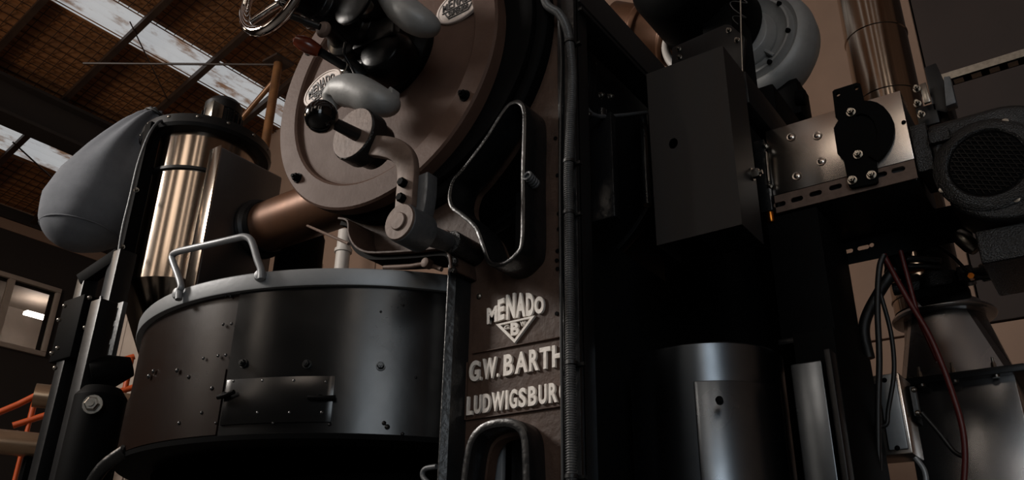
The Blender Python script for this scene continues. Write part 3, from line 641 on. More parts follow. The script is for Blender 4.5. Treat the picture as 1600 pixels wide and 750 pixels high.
# ---- burner fan
BX, BZ = -.072, 1.022 + ZC
bf = thing('burner_fan', 'black cast burner fan with a wire mesh inlet at the right edge', 'fan', (BX, 2.2, 1.2))
vol = []
zt, zb = BZ + .150, BZ + .035
for i in range(41):
    a = rad(90 - 300 * i / 40); r_ = .150 + .012 * i / 40; vol.append((BX + r_ * math.cos(a), BZ + r_ * math.sin(a)))
vol = [(-.225, zt)] + vol[:33] + [(-.19, BZ + .02), (-.225, zb)]
MB().prism(vol[::-1], 2.10, 2.26).build('volute', 'black_cast', bf, .018, seg=3)
IX, IZ = -.108, 1.019 + ZC
MB().lathe((IX, 2.10, IZ), NY, [(.122, -.01), (.122, .002), (.110, .010), (.092, .014), (.086, .010), (.082, -.0), (.084, -.01)], 56, caps=False).build('inlet_ring', 'black_cast', bf)
MB().lathe((IX, 2.095, IZ), NY, [(.083, 0), (.083, .001)], 40).build('inlet_back', 'black_matte', bf)
mb = MB()
for i in range(-7, 8):
    u = i * .0115; hl = math.sqrt(max(.08 ** 2 - u * u, 0))
    for sg in (1, -1):
        a = Vector((u * .94 - hl * .34 * sg, 0, hl * .94 + u * .34 * sg)); b = Vector((u * .94 + hl * .34 * sg, 0, -hl * .94 + u * .34 * sg))
        if sg < 0: a, b = Vector((a.z, 0, -a.x)), Vector((b.z, 0, -b.x))
        o_ = Vector((IX, 2.090, IZ)); mb.bar(o_ + a, o_ + b, .0014, .0014)
mb.build('inlet_mesh', 'black_iron', bf, kind='stuff')
for an in (125, 200, 60, 290):
    mb = MB(); mb.lathe((IX + .115 * math.cos(rad(an)), 2.099, IZ + .115 * math.sin(rad(an))), NY, [(.008, 0), (.008, .004), (.004, .0045)], 14); mb.build('inlet_screw', 'zinc', bf)
MB().box(-.262, -.222, 2.105, 2.25, zb - .01, zt + .012).build('outlet_flange', 'black_cast', bf, .004)
p = PY(1466, 206, 2.09); MB().box(p.x - .025, p.x + .025, 2.085, 2.105, p.z - .03, p.z + .005).build('cast_boss', 'black_cast', bf, .006)
MB().lathe((BX + .02, 2.26, BZ), PYV, [(.11, 0), (.11, .05), (.09, .06), (.09, .26), (.07, .28)], 32).build('motor', 'black_cast', bf, .004)
MB().box(BX - .10, BX + .12, 2.13, 2.40, BZ - .24, BZ - .155).build('mounting_foot', 'black_cast', bf, .006)

# ---- strut and clamp behind the fan
st = thing('slotted_strut', 'long pale slotted steel strut running in from the right edge', 'strut', (0, 2.9, 2.1))
s0, s1 = PY(1462, 122, 2.8), PY(1640, 74, 2.8)
zs = (s0.z + s1.z) / 2
MB().box(s0.x, s1.x + .3, 2.8, 2.803, zs - .012, zs + .016).build('front_web', 'zinc', st)
MB().box(s0.x, s1.x + .3, 2.8, 2.845, zs - .014, zs - .012).build('bottom_web', 'black_matte', st)
for i in range(9): MB().box(s0.x + .05 + i * .055, s0.x + .08 + i * .055, 2.808, 2.838, zs - .0155, zs - .014).build('slot_plate', 'zinc', st)
cm = thing('strut_clamp', 'black clamp bracket with zinc plate holding the strut beside the pipe', 'clamp', PY(1455, 190, 2.6))
MB().prism(xz([(1444, 105), (1462, 98), (1472, 120), (1484, 168), (1480, 176), (1458, 172)], 2.6), 2.6, 2.81).build('body', 'black_paint', cm, .003)
MB().prism(xz([(1474, 120), (1484, 118), (1494, 160), (1478, 166)], 2.56), 2.56, 2.6).build('jaw', 'grey_iron', cm, .003)
MB().prism(xz([(1436, 132), (1446, 128), (1454, 158), (1444, 162)], 2.57), 2.57, 2.58).build('zinc_plate', 'zinc', cm, .002)
for q in ((1433, 140), (1434, 163), (1440, 180)):
    mb = MB(); hexbolt(mb, PY(*q, 2.57), NY, .008, .02); mb.build('clamp_bolt', 'zinc', cm)
MB().box(PY(1452, 188, 2.62).x - .03, PY(1452, 188, 2.62).x + .03, 2.6, 2.66, PY(1452, 200, 2.62).z, PY(1452, 168, 2.62).z).build('foot', 'black_paint', cm, .003)

# ---- flue pipe with conical transition and rectangular duct
FX, FY, FR = -.452, 3.2, .121
fz = .325 * 3.1 + ZC
fp = thing('flue_duct', 'tall round stainless flue pipe flaring into a rectangular steel duct', 'duct', (FX + .05, FY, 0))
MB().lathe((FX, FY, 0), PZV, [(FR, fz + .02), (FR, 5.2)], 64, caps=False).build('round_pipe', 'stainless', fp)
for z_ in (fz + .07, fz + .62, fz + .93, fz + 1.24): MB().lathe((FX, FY, z_), PZV, [(FR, -.006), (FR + .004, -.003), (FR + .004, .003), (FR, .006)], 64, caps=False).build('pipe_seam', 'stainless', fp)
FX2 = -.415
MB().lathe((FX2, FY, fz), PZV, [(FR + .01, -.02), (FR + .045, -.018), (FR + .052, -.008), (FR + .045, .004), (FR + .02, .012), (FR + .008, .035)], 64).build('clamp_flange', 'duct_steel', fp, .002)
rx0, rx1, ry0, ry1 = -.565, -.225, 3.02, 3.38; rz = .245 * 3.05 + ZC
rows = [[], []]; n = 48
for j in range(n):
    a = 2 * math.pi * (j + .5) / n; rows[0].append((FX2 + (FR + .012) * math.cos(a), FY + (FR + .012) * math.sin(a), fz - .02))
    c_, s_ = math.cos(a), math.sin(a); k = 1 / max(abs(c_), abs(s_)); rows[1].append(((rx0 + rx1) / 2 + (rx1 - rx0) / 2 * c_ * k, (ry0 + ry1) / 2 + (ry1 - ry0) / 2 * s_ * k, rz))
MB().rings(rows, caps=False).build('transition', 'duct_steel', fp, ang=28)
MB().box(rx0, rx1, ry0, ry1, 0, rz - .02).build('rectangular_duct', 'duct_steel', fp, .004)
MB().box(rx0 - .035, rx1 + .035, ry0 - .035, ry1 + .035, rz - .022, rz + .002).build('angle_flange', 'black_paint', fp, .003)
for xx in (rx0 + .07, (rx0 + rx1) / 2, rx1 - .05):
    mb = MB(); hexbolt(mb, Vector((xx, ry0 - .02, rz - .03)), PZV, .008, .05); mb.build('flange_bolt', 'zinc', fp)
mb = MB(); hexbolt(mb, Vector((rx1 + .034, ry0 + .06, rz - .01)), PXV, .008, .02); mb.build('flange_bolt', 'zinc', fp)

# ---- grey centrifugal fan high on the right
GX, GZ, GY = -.82, 2.035 + ZC, 2.6
gf = thing('centrifugal_fan', 'big round grey cast fan casing above the control box', 'fan', (GX, GY + .1, 2.1))
GR = .252
MB().lathe((GX, GY, GZ), PYV, [(.06, .03), (.14, .02), (.165, .0), (.17, -.006), (.178, -.006), (.183, .006), (.19, .02), (.205, .006), (.225, .012), (.244, .04), (GR, .085), (GR - .004, .14), (.22, .19), (.10, .20)], 80).build('casing', 'cast_alu', gf, ang=50)
MB().lathe((GX, GY, GZ), PYV, [(.02, -.03), (.10, -.025), (.125, .01), (.125, .03)], 48).build('hub_cover', 'cast_alu', gf, .004)
for an in (300, 345, 30, 255, 210):
    mb = MB(); hexbolt(mb, Vector((GX + .176 * math.cos(rad(an)), GY - .005, GZ + .176 * math.sin(rad(an)))), NY, .007, .012); mb.build('casing_bolt', 'black_matte', gf)
for an in (310,):
    d = Vector((math.cos(rad(an)), 0, math.sin(rad(an)))); MB().bar(Vector((GX, GY + .012, GZ)) + d * .10, Vector((GX, GY + .012, GZ)) + d * .16, .012, .03, NY).build('rib', 'cast_alu', gf, .003)
p = PY(1238, 150, 2.68)
MB().box(p.x - .05, p.x + .03, 2.66, 2.8, p.z - .09, p.z + .06).build('terminal_box', 'black_matte', gf, .006)
MB().cyl(PY(1245, 155, 2.66), PY(1259, 152, 2.66), .03).build('cable_gland', 'black_matte', gf, .003)
MB().cyl(PY(1222, 105, 2.72), PY(1236, 182, 2.72), .055).build('fan_motor', 'black_matte', gf, .008)
pts = []
c = PY(1146, 10, 2.0)
for i in range(60):
    t = i / 59; pts.append(PY(1158 - 12 * math.cos(t * 4 * math.pi + 1.2) - 6 * (1 - abs(2 * t - 1)), -8 + 46 * t + 6 * math.sin(t * 4 * math.pi), 2.0))
rod('curled_wire', pts, .0018, 'black_rubber', 'thin curled black wire dangling in front of the grey fan', 'wire', 6)
rod('thin_tube', [PY(1157, -12, 2.0), PY(1158, 50, 2.0), PY(1160, 112, 2.0)], .0028, 'zinc', 'thin straight grey tube dropping behind the control box', 'tube', 8)

# ================================================================== COOLING TRAY
TX, TY, TR = -1.958, 2.002, .800
TZ0, TZ1, TZ2 = .735, 1.105, 1.150
def CY(px, py, cx, cy, R):          # nearer point of an upright cylinder seen at a pixel
    d = ray(px, py); a = d.x * d.x + d.y * d.y; b = -2 * (d.x * cx + d.y * cy); c = cx * cx + cy * cy - R * R
    q = b * b - 4 * a * c; t = (-b - math.sqrt(max(q, 0))) / (2 * a); return Vector((d.x * t, d.y * t, d.z * t + ZC))
def TA(px, py, R=TR): p = CY(px, py, TX, TY, R); return math.degrees(math.atan2(p.y - TY, p.x - TX))
ct = thing('cooling_tray', 'round black cooling tray with grey steel rim and loop handle', 'cooling tray', (TX, TY, 0))
aseam = TA(362, 540); aend = TA(232, 600) - 15
def norm(a): return a + 360 if a < -160 else a
arc_sheet(TX, TY, TR - .006, aseam, aseam + 150, TZ0, TZ1 + .01, .006, 60).build('wall_sheet', 'tray_steel', ct)
arc_sheet(TX, TY, TR - .010, aseam - 110, aseam + 1.2, TZ0, TZ1 + .01, .006, 50).build('wall_sheet', 'tray_brown', ct)
arc_sheet(TX, TY, TR - .010, aseam + 149, aseam + 252, TZ0, TZ1 + .01, .006, 50).build('wall_sheet', 'tray_steel', ct)
zl = CY(250, 596, TX, TY, TR).z
arc_sheet(TX, TY, TR - .003, aseam - 95, aseam - .4, TZ0 + .004, zl, .004, 40).build('lower_sheet', 'tray_brown', ct)
MB().lathe((TX, TY, 0), PZV, [(TR - .02, TZ1), (TR + .013, TZ1), (TR + .014, TZ1 + .003), (TR + .014, TZ2 - .003), (TR + .012, TZ2), (TR - .02, TZ2), (TR - .02, TZ1)], 160, caps=False).build('rim', 'rim_steel', ct, ang=30)
MB().lathe((TX, TY, 0), PZV, [(TR + .002, TZ0 - .012), (TR + .004, TZ0), (TR - .03, TZ0 + .012), (.01, TZ0 + .012), (.01, TZ0 - .03), (TR - .10, TZ0 - .03)], 128).build('tray_floor', 'black_matte', ct, ang=30)
MB().lathe((TX + .05, TY + .05, 0), PZV, [(.5, 0), (.5, .03), (.42, .06), (.42, TZ0 - .03)], 64).build('pedestal', 'black_matte', ct)
# access panel with two latches
pa0, pa1 = TA(352, 620), TA(521, 625); pz0, pz1 = CY(517, 660, TX, TY, TR).z, CY(525, 588, TX, TY, TR).z
arc_sheet(TX, TY, TR, pa0, pa1, pz0, pz1, .004, 16).build('access_panel', 'tray_steel', ct, .0008)
def on_tray(px, py, R=TR): p = CY(px, py, TX, TY, R); return p, Vector((p.x - TX, p.y - TY, 0)).normalized()
for (a, b, c_) in (((481, 621), (500, 622), (524, 621)), ((340, 621), (352, 618), (366, 612))):
    mb = MB(); mb.tube([on_tray(*q, TR + .013)[0] for q in (a, b, c_)], .006, 8); p, n_ = on_tray(*b, TR + .003); mb.lathe(p, n_, [(.009, 0), (.008, .008)], 12); mb.build('latch', 'black_matte', ct, .001)
rv = [(366, 596, 5), (411, 595, 5), (460, 595, 5), (510, 597, 5), (403, 645, 5), (453, 645, 5), (504, 645, 6), (427, 661, 4), (515, 663, 4), (595, 487, 3), (630, 477, 3), (605, 667, 6), (600, 661, 5), (650, 590, 3), (629, 678, 4), (353, 462, 4), (349, 507, 4), (362, 506, 4), (341, 556, 4), (353, 555, 4), (277, 579, 6), (295, 589, 5), (240, 580, 6), (233, 588, 7), (280, 661, 5), (331, 607, 5), (315, 645, 4), (337, 661, 3), (360, 463, 4), (318, 560, 4)]
for x, y, s_ in rv:
    p, n_ = on_tray(x, y, TR + .001); mb = MB(); rivet(mb, p, n_, s_ * .0011); mb.build('rivet', 'black_gloss', ct)
for x, y in ((381, 568), (480, 569), (595, 572)):
    p, n_ = on_tray(x, y, TR + .001); mb = MB(); hexbolt(mb, p, n_, .008, .012); mb.build('wall_bolt', 'black_gloss', ct)
# loop handle on the rim
hp = [(279, 468), (280, 455), (283, 447), (278, 430), (271, 411), (269, 401), (276, 394), (300, 388), (340, 379), (370, 372), (382, 370), (391, 374), (396, 384), (402, 405), (408, 422), (408, 436)]
MB().tube(smooth_path([on_tray(x, y, TR + .027)[0] for x, y in hp], 5), .0095, 12).build('handle', 'rim_steel', ct)
for x, y in ((279, 459), (408, 431)):
    p, n_ = on_tray(x, y, TR + .014); mb = MB(); mb.lathe(p, n_, [(.017, 0), (.017, .006), (.013, .012), (.004, .014)], 20); mb.build('handle_foot', 'rim_steel', ct)
# bracket leg at the far left foot
MB().tube(smooth_path([CY(196, 704, TX, TY, TR), CY(196, 704, TX, TY, TR) + Vector((-.08, -.02, -.06)), CY(196, 704, TX, TY, TR) + Vector((-.12, -.02, -.2)), CY(196, 704, TX, TY, TR) + Vector((-.12, -.02, -.74))], 5), .018, 10).build('leg', 'black_gloss', ct)

# ================================================================== CYCLONE
YX, YY, YR = -3.35, 2.0, .255
cy = thing('dust_cyclone', 'shiny stainless steel dust cyclone with black lid and motor behind the tray', 'cyclone', (YX, YY, 0))
MB().lathe((YX, YY, 0), PZV, [(YR, 1.66), (YR, 2.40)], 96, caps=False).build('body', 'stainless', cy)
MB().lathe((YX, YY, 0), PZV, [(YR, 1.66), (.07, 1.27), (.07, 1.1)], 96, caps=False).build('cone', 'stainless', cy, ang=20)
MB().lathe((YX, YY, 0), PZV, [(YR, 2.186), (YR + .012, 2.188), (YR + .012, 2.202), (YR, 2.204)], 96, caps=False).build('band', 'black_paint', cy)
MB().lathe((YX, YY, 0), PZV, [(YR, 2.39), (YR + .045, 2.395), (YR + .055, 2.41), (YR + .05, 2.455), (YR + .03, 2.465), (.08, 2.50)], 96).build('lid', 'black_paint', cy, ang=30)
for k in range(14):
    a = rad(360 * k / 14 + 8); mb = MB(); rivet(mb, Vector((YX + (YR + .051) * math.cos(a), YY + (YR + .051) * math.sin(a), 2.44)), Vector((math.cos(a), math.sin(a), .3)), .009); mb.build('lid_bolt', 'zinc', cy)
mo = Vector((YX + .03, YY + .03, 2.49))
MB().lathe(mo, PZV, [(.11, 0), (.11, .02), (.088, .03), (.088, .15), (.093, .155), (.093, .20), (.075, .225), (.03, .235)], 36).build('motor', 'black_paint', cy, ang=30)
mb = MB()
for k in range(20):
    a = 2 * math.pi * k / 20; d = Vector((math.cos(a), math.sin(a), 0)); mb.bar(mo + d * .093 + PZV * .035, mo + d * .093 + PZV * .145, .006, .018, d)
mb.build('motor_fins', 'black_paint', cy, kind='stuff')
p = mo + Vector((.06, -.085, .10)); MB().box(p.x - .03, p.x + .03, p.y - .03, p.y + .03, p.z - .05, p.z + .05).build('motor_plate', 'zinc', cy, .003)
# flat inlet housing on the machine side
ix0, ix1 = -2.968, -2.895
rows = []
iz0, iz1 = 1.50, PX(346, 228, ix1).z
MB().box(ix0, ix1, 1.79, 2.135, iz0, iz1).build('inlet_housing', 'stainless_dull', cy, .012, seg=3)
MB().box(ix0 - .002, ix1 + .004, 1.786, 1.792, iz0, iz1 + .003).build('inlet_edge', 'stainless', cy, .002)
MB().box(-3.14, ix0, 1.96, 2.12, iz0 + .1, iz1 - .06).build('inlet_throat', 'stainless_dull', cy, .004)
for a in (200, 300, 60): MB().bar(Vector((YX + (YR + .05) * math.cos(rad(a)), YY + (YR + .05) * math.sin(rad(a)), 0)), Vector((YX + (YR + .05) * math.cos(rad(a)), YY + (YR + .05) * math.sin(rad(a)), 1.9)), .04, .04).build('leg', 'black_paint', cy) if a == 60 else None
# black side frame of the cyclone
f0 = PD(222, 300, 3.72)
MB().box(f0.x - .05, f0.x - .0, f0.y - .03, f0.y + .03, 0, 2.42).build('side_frame', 'black_matte', cy, .004)
for y in (297, 386): mb = MB(); hexbolt(mb, PD(213 if y < 300 else 191, y, 3.70), Vector((.8, -.6, 0)), .008, .015); mb.build('frame_bolt', 'zinc', cy)
rod('pale_cable', smooth_path([PD(262, 188, 3.72), PD(247, 191, 3.68), PD(232, 212, 3.66), PD(216, 255, 3.66), PD(203, 310, 3.66), PD(191, 360, 3.66), PD(184, 410, 3.66), PD(184, 450, 3.66), PD(180, 500, 3.66), PD(172, 550, 3.66), PD(155, 578, 3.66), PD(140, 586, 3.7)], 6), .0065, 'grey_iron', 'pale grey cable hanging down beside the cyclone and the filter bag', 'cable', 10)

# ---- filter bag
ax_px = [(247, 176, 11), (240, 184, 15), (229, 197, 24), (210, 223, 38), (186, 258, 54), (160, 297, 67), (140, 332, 70), (127, 358, 60), (121, 376, 42), (118, 388, 16)]
P = smooth_path([PD(x, y, 4.05) for x, y, r_ in ax_px], 4); k = 1 / 322.; RR = []
rs = [r_ * k for _, _, r_ in ax_px]; n = len(P)
for i in range(n):
    t = i / (n - 1) * (len(rs) - 1); j = min(int(t), len(rs) - 2); RR.append(rs[j] + (rs[j + 1] - rs[j]) * (t - j))
rows = []; ref = None
for i, p in enumerate(P):
    t = (P[min(i + 1, n - 1)] - P[max(i - 1, 0)]).normalized()
    if ref is None: ref, _, _ = frame(t)
    ref = (ref - t * ref.dot(t)).normalized(); b = t.cross(ref); f = i / (n - 1); row_ = []
    for j in range(48):
        a = 2 * math.pi * j / 48; amp = .26 * max(0, 1 - f * 1.8) + .012
        r_ = RR[i] * (1 + amp * math.sin(7 * a + 1.5 * math.sin(3 * f)) + amp * .6 * math.sin(3 * a + 2 + 4 * f) + .015 * math.sin(2 * a + 9 * f))
        row_.append(p + (ref * math.cos(a) + b * math.sin(a)) * r_)
    rows.append(row_)
fb = thing('filter_bag', 'grey cloth filter bag bulging out beside the stainless cyclone', 'bag', P[-1])
MB().rings(rows).build('cloth', 'bag_cloth', fb, ang=75)
MB().tube([P[3] + (frame(P[4] - P[2])[0] * math.cos(t) + frame(P[4] - P[2])[1] * math.sin(t)) * .052 for t in [2 * math.pi * i / 20 for i in range(20)]], .008, 8, True).build('tie', 'black_rubber', fb)
# seam round the bottom of the bag
si = int(n * .80); a_, b_, _ = frame(P[si + 1] - P[si - 1])
MB().tube([P[si] + (a_ * math.cos(t) + b_ * math.sin(t)) * (RR[si] * 1.005) for t in [2 * math.pi * i / 40 for i in range(40)]], .0035, 6, True).build('seam', 'bag_cloth', fb)

# ---- copper duct between the cyclone and the roaster
cd_ = thing('copper_duct', 'wide brown copper-coloured duct behind the drum door leading to the cyclone', 'duct', (-2.4, 2.05, 1.79))
MB().cyl((-2.85, 2.05, 1.90), (-1.95, 2.05, 1.90), .112, None, 48).build('pipe', 'copper_duct', cd_)
MB().lathe((-2.893, 2.05, 1.90), PXV, [(.135, 0), (.135, .02), (.118, .03), (.118, .06)], 48).build('collar', 'black_paint', cd_, .003)
MB().lathe((-2.30, 2.05, 1.90), PXV, [(.112, 0), (.117, .004), (.117, .018), (.112, .022)], 48, caps=False).build('pipe_seam', 'copper_duct', cd_)
# dark drum motor below the duct
p = PD(465, 420, 3.75)
MB_ = MB().lathe((p.x, p.y, 0), PZV, [(.11, 0), (.11, PD(465, 372, 3.75).z), (.09, PD(465, 360, 3.75).z), (.05, PD(465, 358, 3.75).z)], 40)
tag(MB_.build('black_canister', 'black_matte', None, .004), 'tall black canister standing behind the cooling tray under the copper duct', 'canister')
p = PD(492, 400, 5.2)
bp2 = thing('brown_column', 'brown painted column glimpsed behind the tray rim', 'column', (p.x, p.y, 0))
MB().cyl((p.x, p.y, .05), (p.x, p.y, 4.5), .045, None, 24).build('shaft', 'brown_pipe', bp2); MB().cyl((p.x, p.y, 0), (p.x, p.y, PD(490, 412, 5.2).z), .06, None, 24).build('sleeve', 'zinc', bp2, .004)
p = PD(535, 405, 5.0)
wp = thing('white_pipe', 'white ventilation pipe with a collar glimpsed behind the tray rim', 'pipe', (p.x, p.y, 0))
MB().cyl((p.x, p.y, 0), (p.x, p.y, 2.6), .045, None, 28).build('pipe', 'pvc', wp)
MB().lathe((p.x, p.y, PD(532, 392, 5.0).z), PZV, [(.045, -.012), (.056, -.01), (.056, .012), (.045, .014)], 28, caps=False).build('collar', 'pvc', wp)
p = PD(556, 405, 5.0)
wr = thing('slotted_upright', 'pale slotted steel upright beside the white ventilation pipe', 'upright', (p.x, p.y, 0))
MB().box(p.x - .045, p.x + .045, p.y, p.y + .03, 0, 2.2).build('channel', 'zinc', wr)
for z_ in [1.0 + .06 * i for i in range(18)]: MB().box(p.x - .008, p.x + .008, p.y - .002, p.y, z_, z_ + .03).build('slot', 'black_matte', wr)
rod('sloping_rod', [PY(479, 352, 2.02), PY(545, 381, 1.47)], .005, 'bare_steel', 'thin bare rod sloping down behind the chute lip', 'rod')

# ================================================================== CABLES AND GAS LINE AT RIGHT
def cab(name, px, Y, r, m_, label, cat='cable', n=6): return rod(name, smooth_path([PY(x, y, Y + (d[0] if d else 0)) for x, y, *d in px], n), r, m_, label, cat, 10)
cab('red_cable', [(1381, 398), (1392, 420), (1420, 470), (1450, 520), (1472, 570), (1490, 620), (1503, 665), (1508, 710), (1506, 760)], 2.30, .0075, 'red_rubber', 'dark red cable looping down from the burner, left one at the top')
cab('red_cable', [(1407, 392), (1420, 440), (1435, 495), (1448, 525), (1466, 565)], 2.34, .0065, 'red_rubber', 'dark red cable joining the longer one, right one at the top')
cab('black_cable', [(1381, 398), (1374, 420), (1371, 480), (1374, 560), (1372, 640), (1373, 760)], 2.26, .008, 'black_rubber', 'long straight black cable hanging from the burner left of the junction box')
cab('black_cable', [(1376, 460), (1392, 520), (1397, 580), (1388, 640), (1384, 664), (1360, 666)], 2.32, .006, 'black_rubber', 'black cable curving down from the burner to the junction box face')
cab('black_hose', [(1398, 420), (1378, 450), (1356, 490), (1350, 520), (1358, 560)], 2.4, .016, 'black_rubber', 'thick black hose bending down behind the burner stand', 'hose')
cab('black_cable', [(1440, 645), (1466, 675), (1490, 705), (1506, 714)], 2.36, .006, 'black_rubber', 'black cable sagging from the small relay box to the red cable')
cab('black_cable', [(1430, 715), (1444, 735), (1448, 760)], 2.36, .007, 'rim_steel', 'grey cable dropping out of the bottom of the junction box')
cab('thin_cable', [(1463, 382), (1490, 402), (1512, 424), (1530, 434), (1560, 432), (1600, 428)], 2.45, .005, 'black_rubber', 'thin cable draped along the black gas pipe')
jb = thing('junction_box', 'grey aluminium junction box with round cable glands below the burner', 'box', PY(1385, 715, 2.3))
j0, j1 = PY(1345, 590, 2.42), PY(1374, 700, 2.42)
z0, z1 = PY(1380, 712, 2.42).z, PY(1370, 586, 2.42).z
MB().box(PY(1348, 650, 2.42).x, PY(1416, 650, 2.42).x, 2.42, 2.56, z0, z1).build('box', 'alu_sheet', jb, .004)
MB().box(PY(1382, 650, 2.42).x, PY(1412, 650, 2.42).x, 2.405, 2.42, z0 + .01, z1 - .005).build('lid', 'rim_steel', jb, .004)
for q in ((1361, 611), (1362, 636), (1358, 690)):
    MB().lathe(PY(*q, 2.42), NY, [(.022, 0), (.022, .01), (.012, .012), (.012, .025)], 20).build('gland', 'black_matte', jb)
for q in ((1382, 594), (1402, 700)):
    mb = MB(); rivet(mb, PY(*q, 2.405), NY, .007); mb.build('screw', 'black_matte', jb)
rb = thing('relay_box', 'small black relay box on a steel bracket right of the junction box', 'box', PY(1420, 660, 2.5))
MB().box(PY(1400, 630, 2.5).x, PY(1428, 630, 2.5).x, 2.5, 2.58, PY(1415, 660, 2.5).z, PY(1415, 603, 2.5).z).build('case', 'black_matte', rb, .004)
MB().box(PY(1425, 630, 2.48).x, PY(1434, 630, 2.48).x, 2.48, 2.5, PY(1430, 652, 2.5).z, PY(1430, 606, 2.5).z).build('bracket', 'grey_iron', rb, .002)
for q in ((1428, 609), (1434, 645)):
    mb = MB(); rivet(mb, PY(*q, 2.48), NY, .008); mb.build('screw', 'zinc', rb)
gp = thing('gas_pipe', 'black gas pipe with valves and brass fittings running below the burner fan', 'pipe', PY(1500, 440, 2.5))
g0, g1 = PY(1395, 446, 2.5), PY(1640, 414, 2.5); gz = (g0.z + g1.z) / 2
MB().cyl((g0.x, 2.5, gz), (g1.x, 2.5, gz), .019, None, 20).build('pipe', 'black_cast', gp)
for px, r_, wd in ((1425, .032, .05), (1452, .030, .03), (1512, .030, .04), (1545, .026, .03), (1590, .028, .04)):
    c = PY(px, 440, 2.5); MB().lathe((c.x, 2.5, gz), PXV, [(r_ * .9, -wd / 2), (r_, -wd / 2 + .004), (r_, wd / 2 - .004), (r_ * .9, wd / 2)], 6 if r_ > .029 else 20).build('fitting', 'black_cast', gp)
c = PY(1464, 425, 2.5)
MB().lathe((c.x, 2.5, gz - .03), PZV, [(.05, 0), (.055, .01), (.055, .045), (.04, .055), (.04, .10), (.05, .105), (.05, .145), (.02, .155)], 28).build('solenoid_valve', 'black_cast', gp, .003)
MB().box(c.x - .065, c.x + .07, 2.46, 2.54, gz - .055, gz - .025).build('valve_base', 'black_matte', gp, .006)
c = PY(1436, 427, 2.5); MB().box(c.x - .03, c.x + .025, 2.47, 2.476, c.z - .006, c.z + .006).build('brass_lever', 'brass', gp, .002)
c = PY(1519, 434, 2.46); MB().lathe(c, NY, [(.009, 0), (.009, .02)], 6).build('brass_plug', 'brass', gp)
g2 = PY(1480, 405, 2.44); MB().tube(smooth_path([PY(1418, 405, 2.44), PY(1440, 405, 2.44), PY(1470, 408, 2.44)], 5), .010).build('branch_pipe', 'black_cast', gp)
MB().tube(smooth_path([PY(1420, 416, 2.44), PY(1445, 416, 2.44), PY(1470, 418, 2.44)], 5), .008).build('branch_pipe', 'black_cast', gp)
MB().tube(smooth_path([PY(1560, 405, 2.4), PY(1580, 408, 2.4), PY(1592, 398, 2.4), PY(1640, 388, 2.4)], 5), .013).build('branch_pipe', 'black_cast', gp)
MB().lathe(PY(1495, 365, 2.35), Vector((.6, 0, -1)), [(.018, 0), (.022, .02), (.022, .05), (.015, .07)], 16).build('silver_nozzle', 'zinc', gp, .002)
MB().cyl(PY(1410, 372, 2.46), PY(1398, 432, 2.46), .035, .03).build('filter_cup', 'black_matte', gp, .006)
MB().box(PY(1380, 400, 2.5).x, PY(1398, 400, 2.5).x, 2.48, 2.52, PY(1390, 440, 2.5).z, PY(1390, 402, 2.5).z).build('regulator', 'grey_iron', gp, .006)

# ================================================================== LEFT BACKGROUND: rack, stair rail, ducts
rk = thing('equipment_rack', 'dark equipment rack with tall posts and a black motor left of the tray', 'rack', PD(140, 700, 3.6) * Vector((1, 1, 0)).length if False else Vector((PD(140, 700, 3.6).x, PD(140, 700, 3.6).y, 0)))
def upright(px, py, D, w_, z0, z1, m_, nm='post'):
    p = PD(px, py, D); return MB().box(p.x - w_ / 2, p.x + w_ / 2, p.y - w_ / 2, p.y + w_ / 2, z0, z1).build(nm, m_, rk, .004)
upright(170, 500, 3.5, .075, 0, PD(190, 395, 3.5).z, 'black_paint'); upright(108, 560, 3.6, .06, 0, PD(135, 430, 3.6).z, 'black_paint'); upright(125, 640, 3.3, .07, 0, PD(150, 470, 3.3).z, 'black_paint')
p = PD(120, 515, 3.62); MB().box(p.x - .06, p.x + .10, p.y - .05, p.y + .06, PD(120, 570, 3.62).z, PD(120, 470, 3.62).z).build('switch_box', 'black_matte', rk, .006)
p = PD(135, 425, 3.6); MB().bar(PD(128, 440, 3.6), PD(190, 398, 3.5), .05, .05).build('top_rail', 'black_matte', rk, .003)
upright(143, 530, 3.42, .012, PD(143, 590, 3.42).z, PD(143, 460, 3.42).z, 'grey_iron', 'conduit')
p0, p1 = PD(186, 473, 3.4), PD(163, 568, 3.4); pm = (p0 + p1) / 2
MB().box(pm.x - .035, pm.x + .035, pm.y, pm.y + .02, p1.z, p0.z).build('slotted_plate', 'grey_iron', rk, .003)
for f in (.2, .5, .8): q = p1.z + (p0.z - p1.z) * f; MB().box(pm.x - .006, pm.x + .006, pm.y - .002, pm.y, q - .025, q + .025).build('slot', 'black_matte', rk)
for q in ((101, 478), (92, 500), (90, 544), (81, 552), (140, 465), (133, 512), (128, 560), (86, 575)):
    mb = MB(); rivet(mb, PD(*q, 3.45), Vector((.8, -.6, 0)), .009); mb.build('bolt', 'zinc', rk)
p = PD(152, 650, 3.2)
MB().lathe((p.x, p.y, 0), PZV, [(.085, 0), (.085, PD(155, 612, 3.2).z - .02), (.06, PD(155, 606, 3.2).z), (.02, PD(155, 604, 3.2).z)], 32).build('motor', 'black_matte', rk, .003)
mb = MB(); hexbolt(mb, PD(145, 632, 3.08), Vector((.7, -.7, 0)), .022, .02); mb.build('motor_bolt', 'zinc', rk)
p = PD(165, 582, 3.3); q = PD(205, 573, 3.3)
MB().lathe(p, q - p, [(.06, -.05), (.06, .02), (.035, .09), (.008, (q - p).length)], 28).build('lamp_hood', 'black_matte', rk, .003)
MB().box(PD(125, 700, 3.25).x - .03, PD(125, 700, 3.25).x + .05, PD(125, 700, 3.25).y - .02, PD(125, 700, 3.25).y + .02, PD(125, 715, 3.25).z, PD(125, 690, 3.25).z).build('wooden_block', 'timber', rk, .004)
MB().box(p.x - .42, p.x + .02, p.y - .25, p.y + .05, .0, .62).build('base_cabinet', 'black_matte', rk, .006)
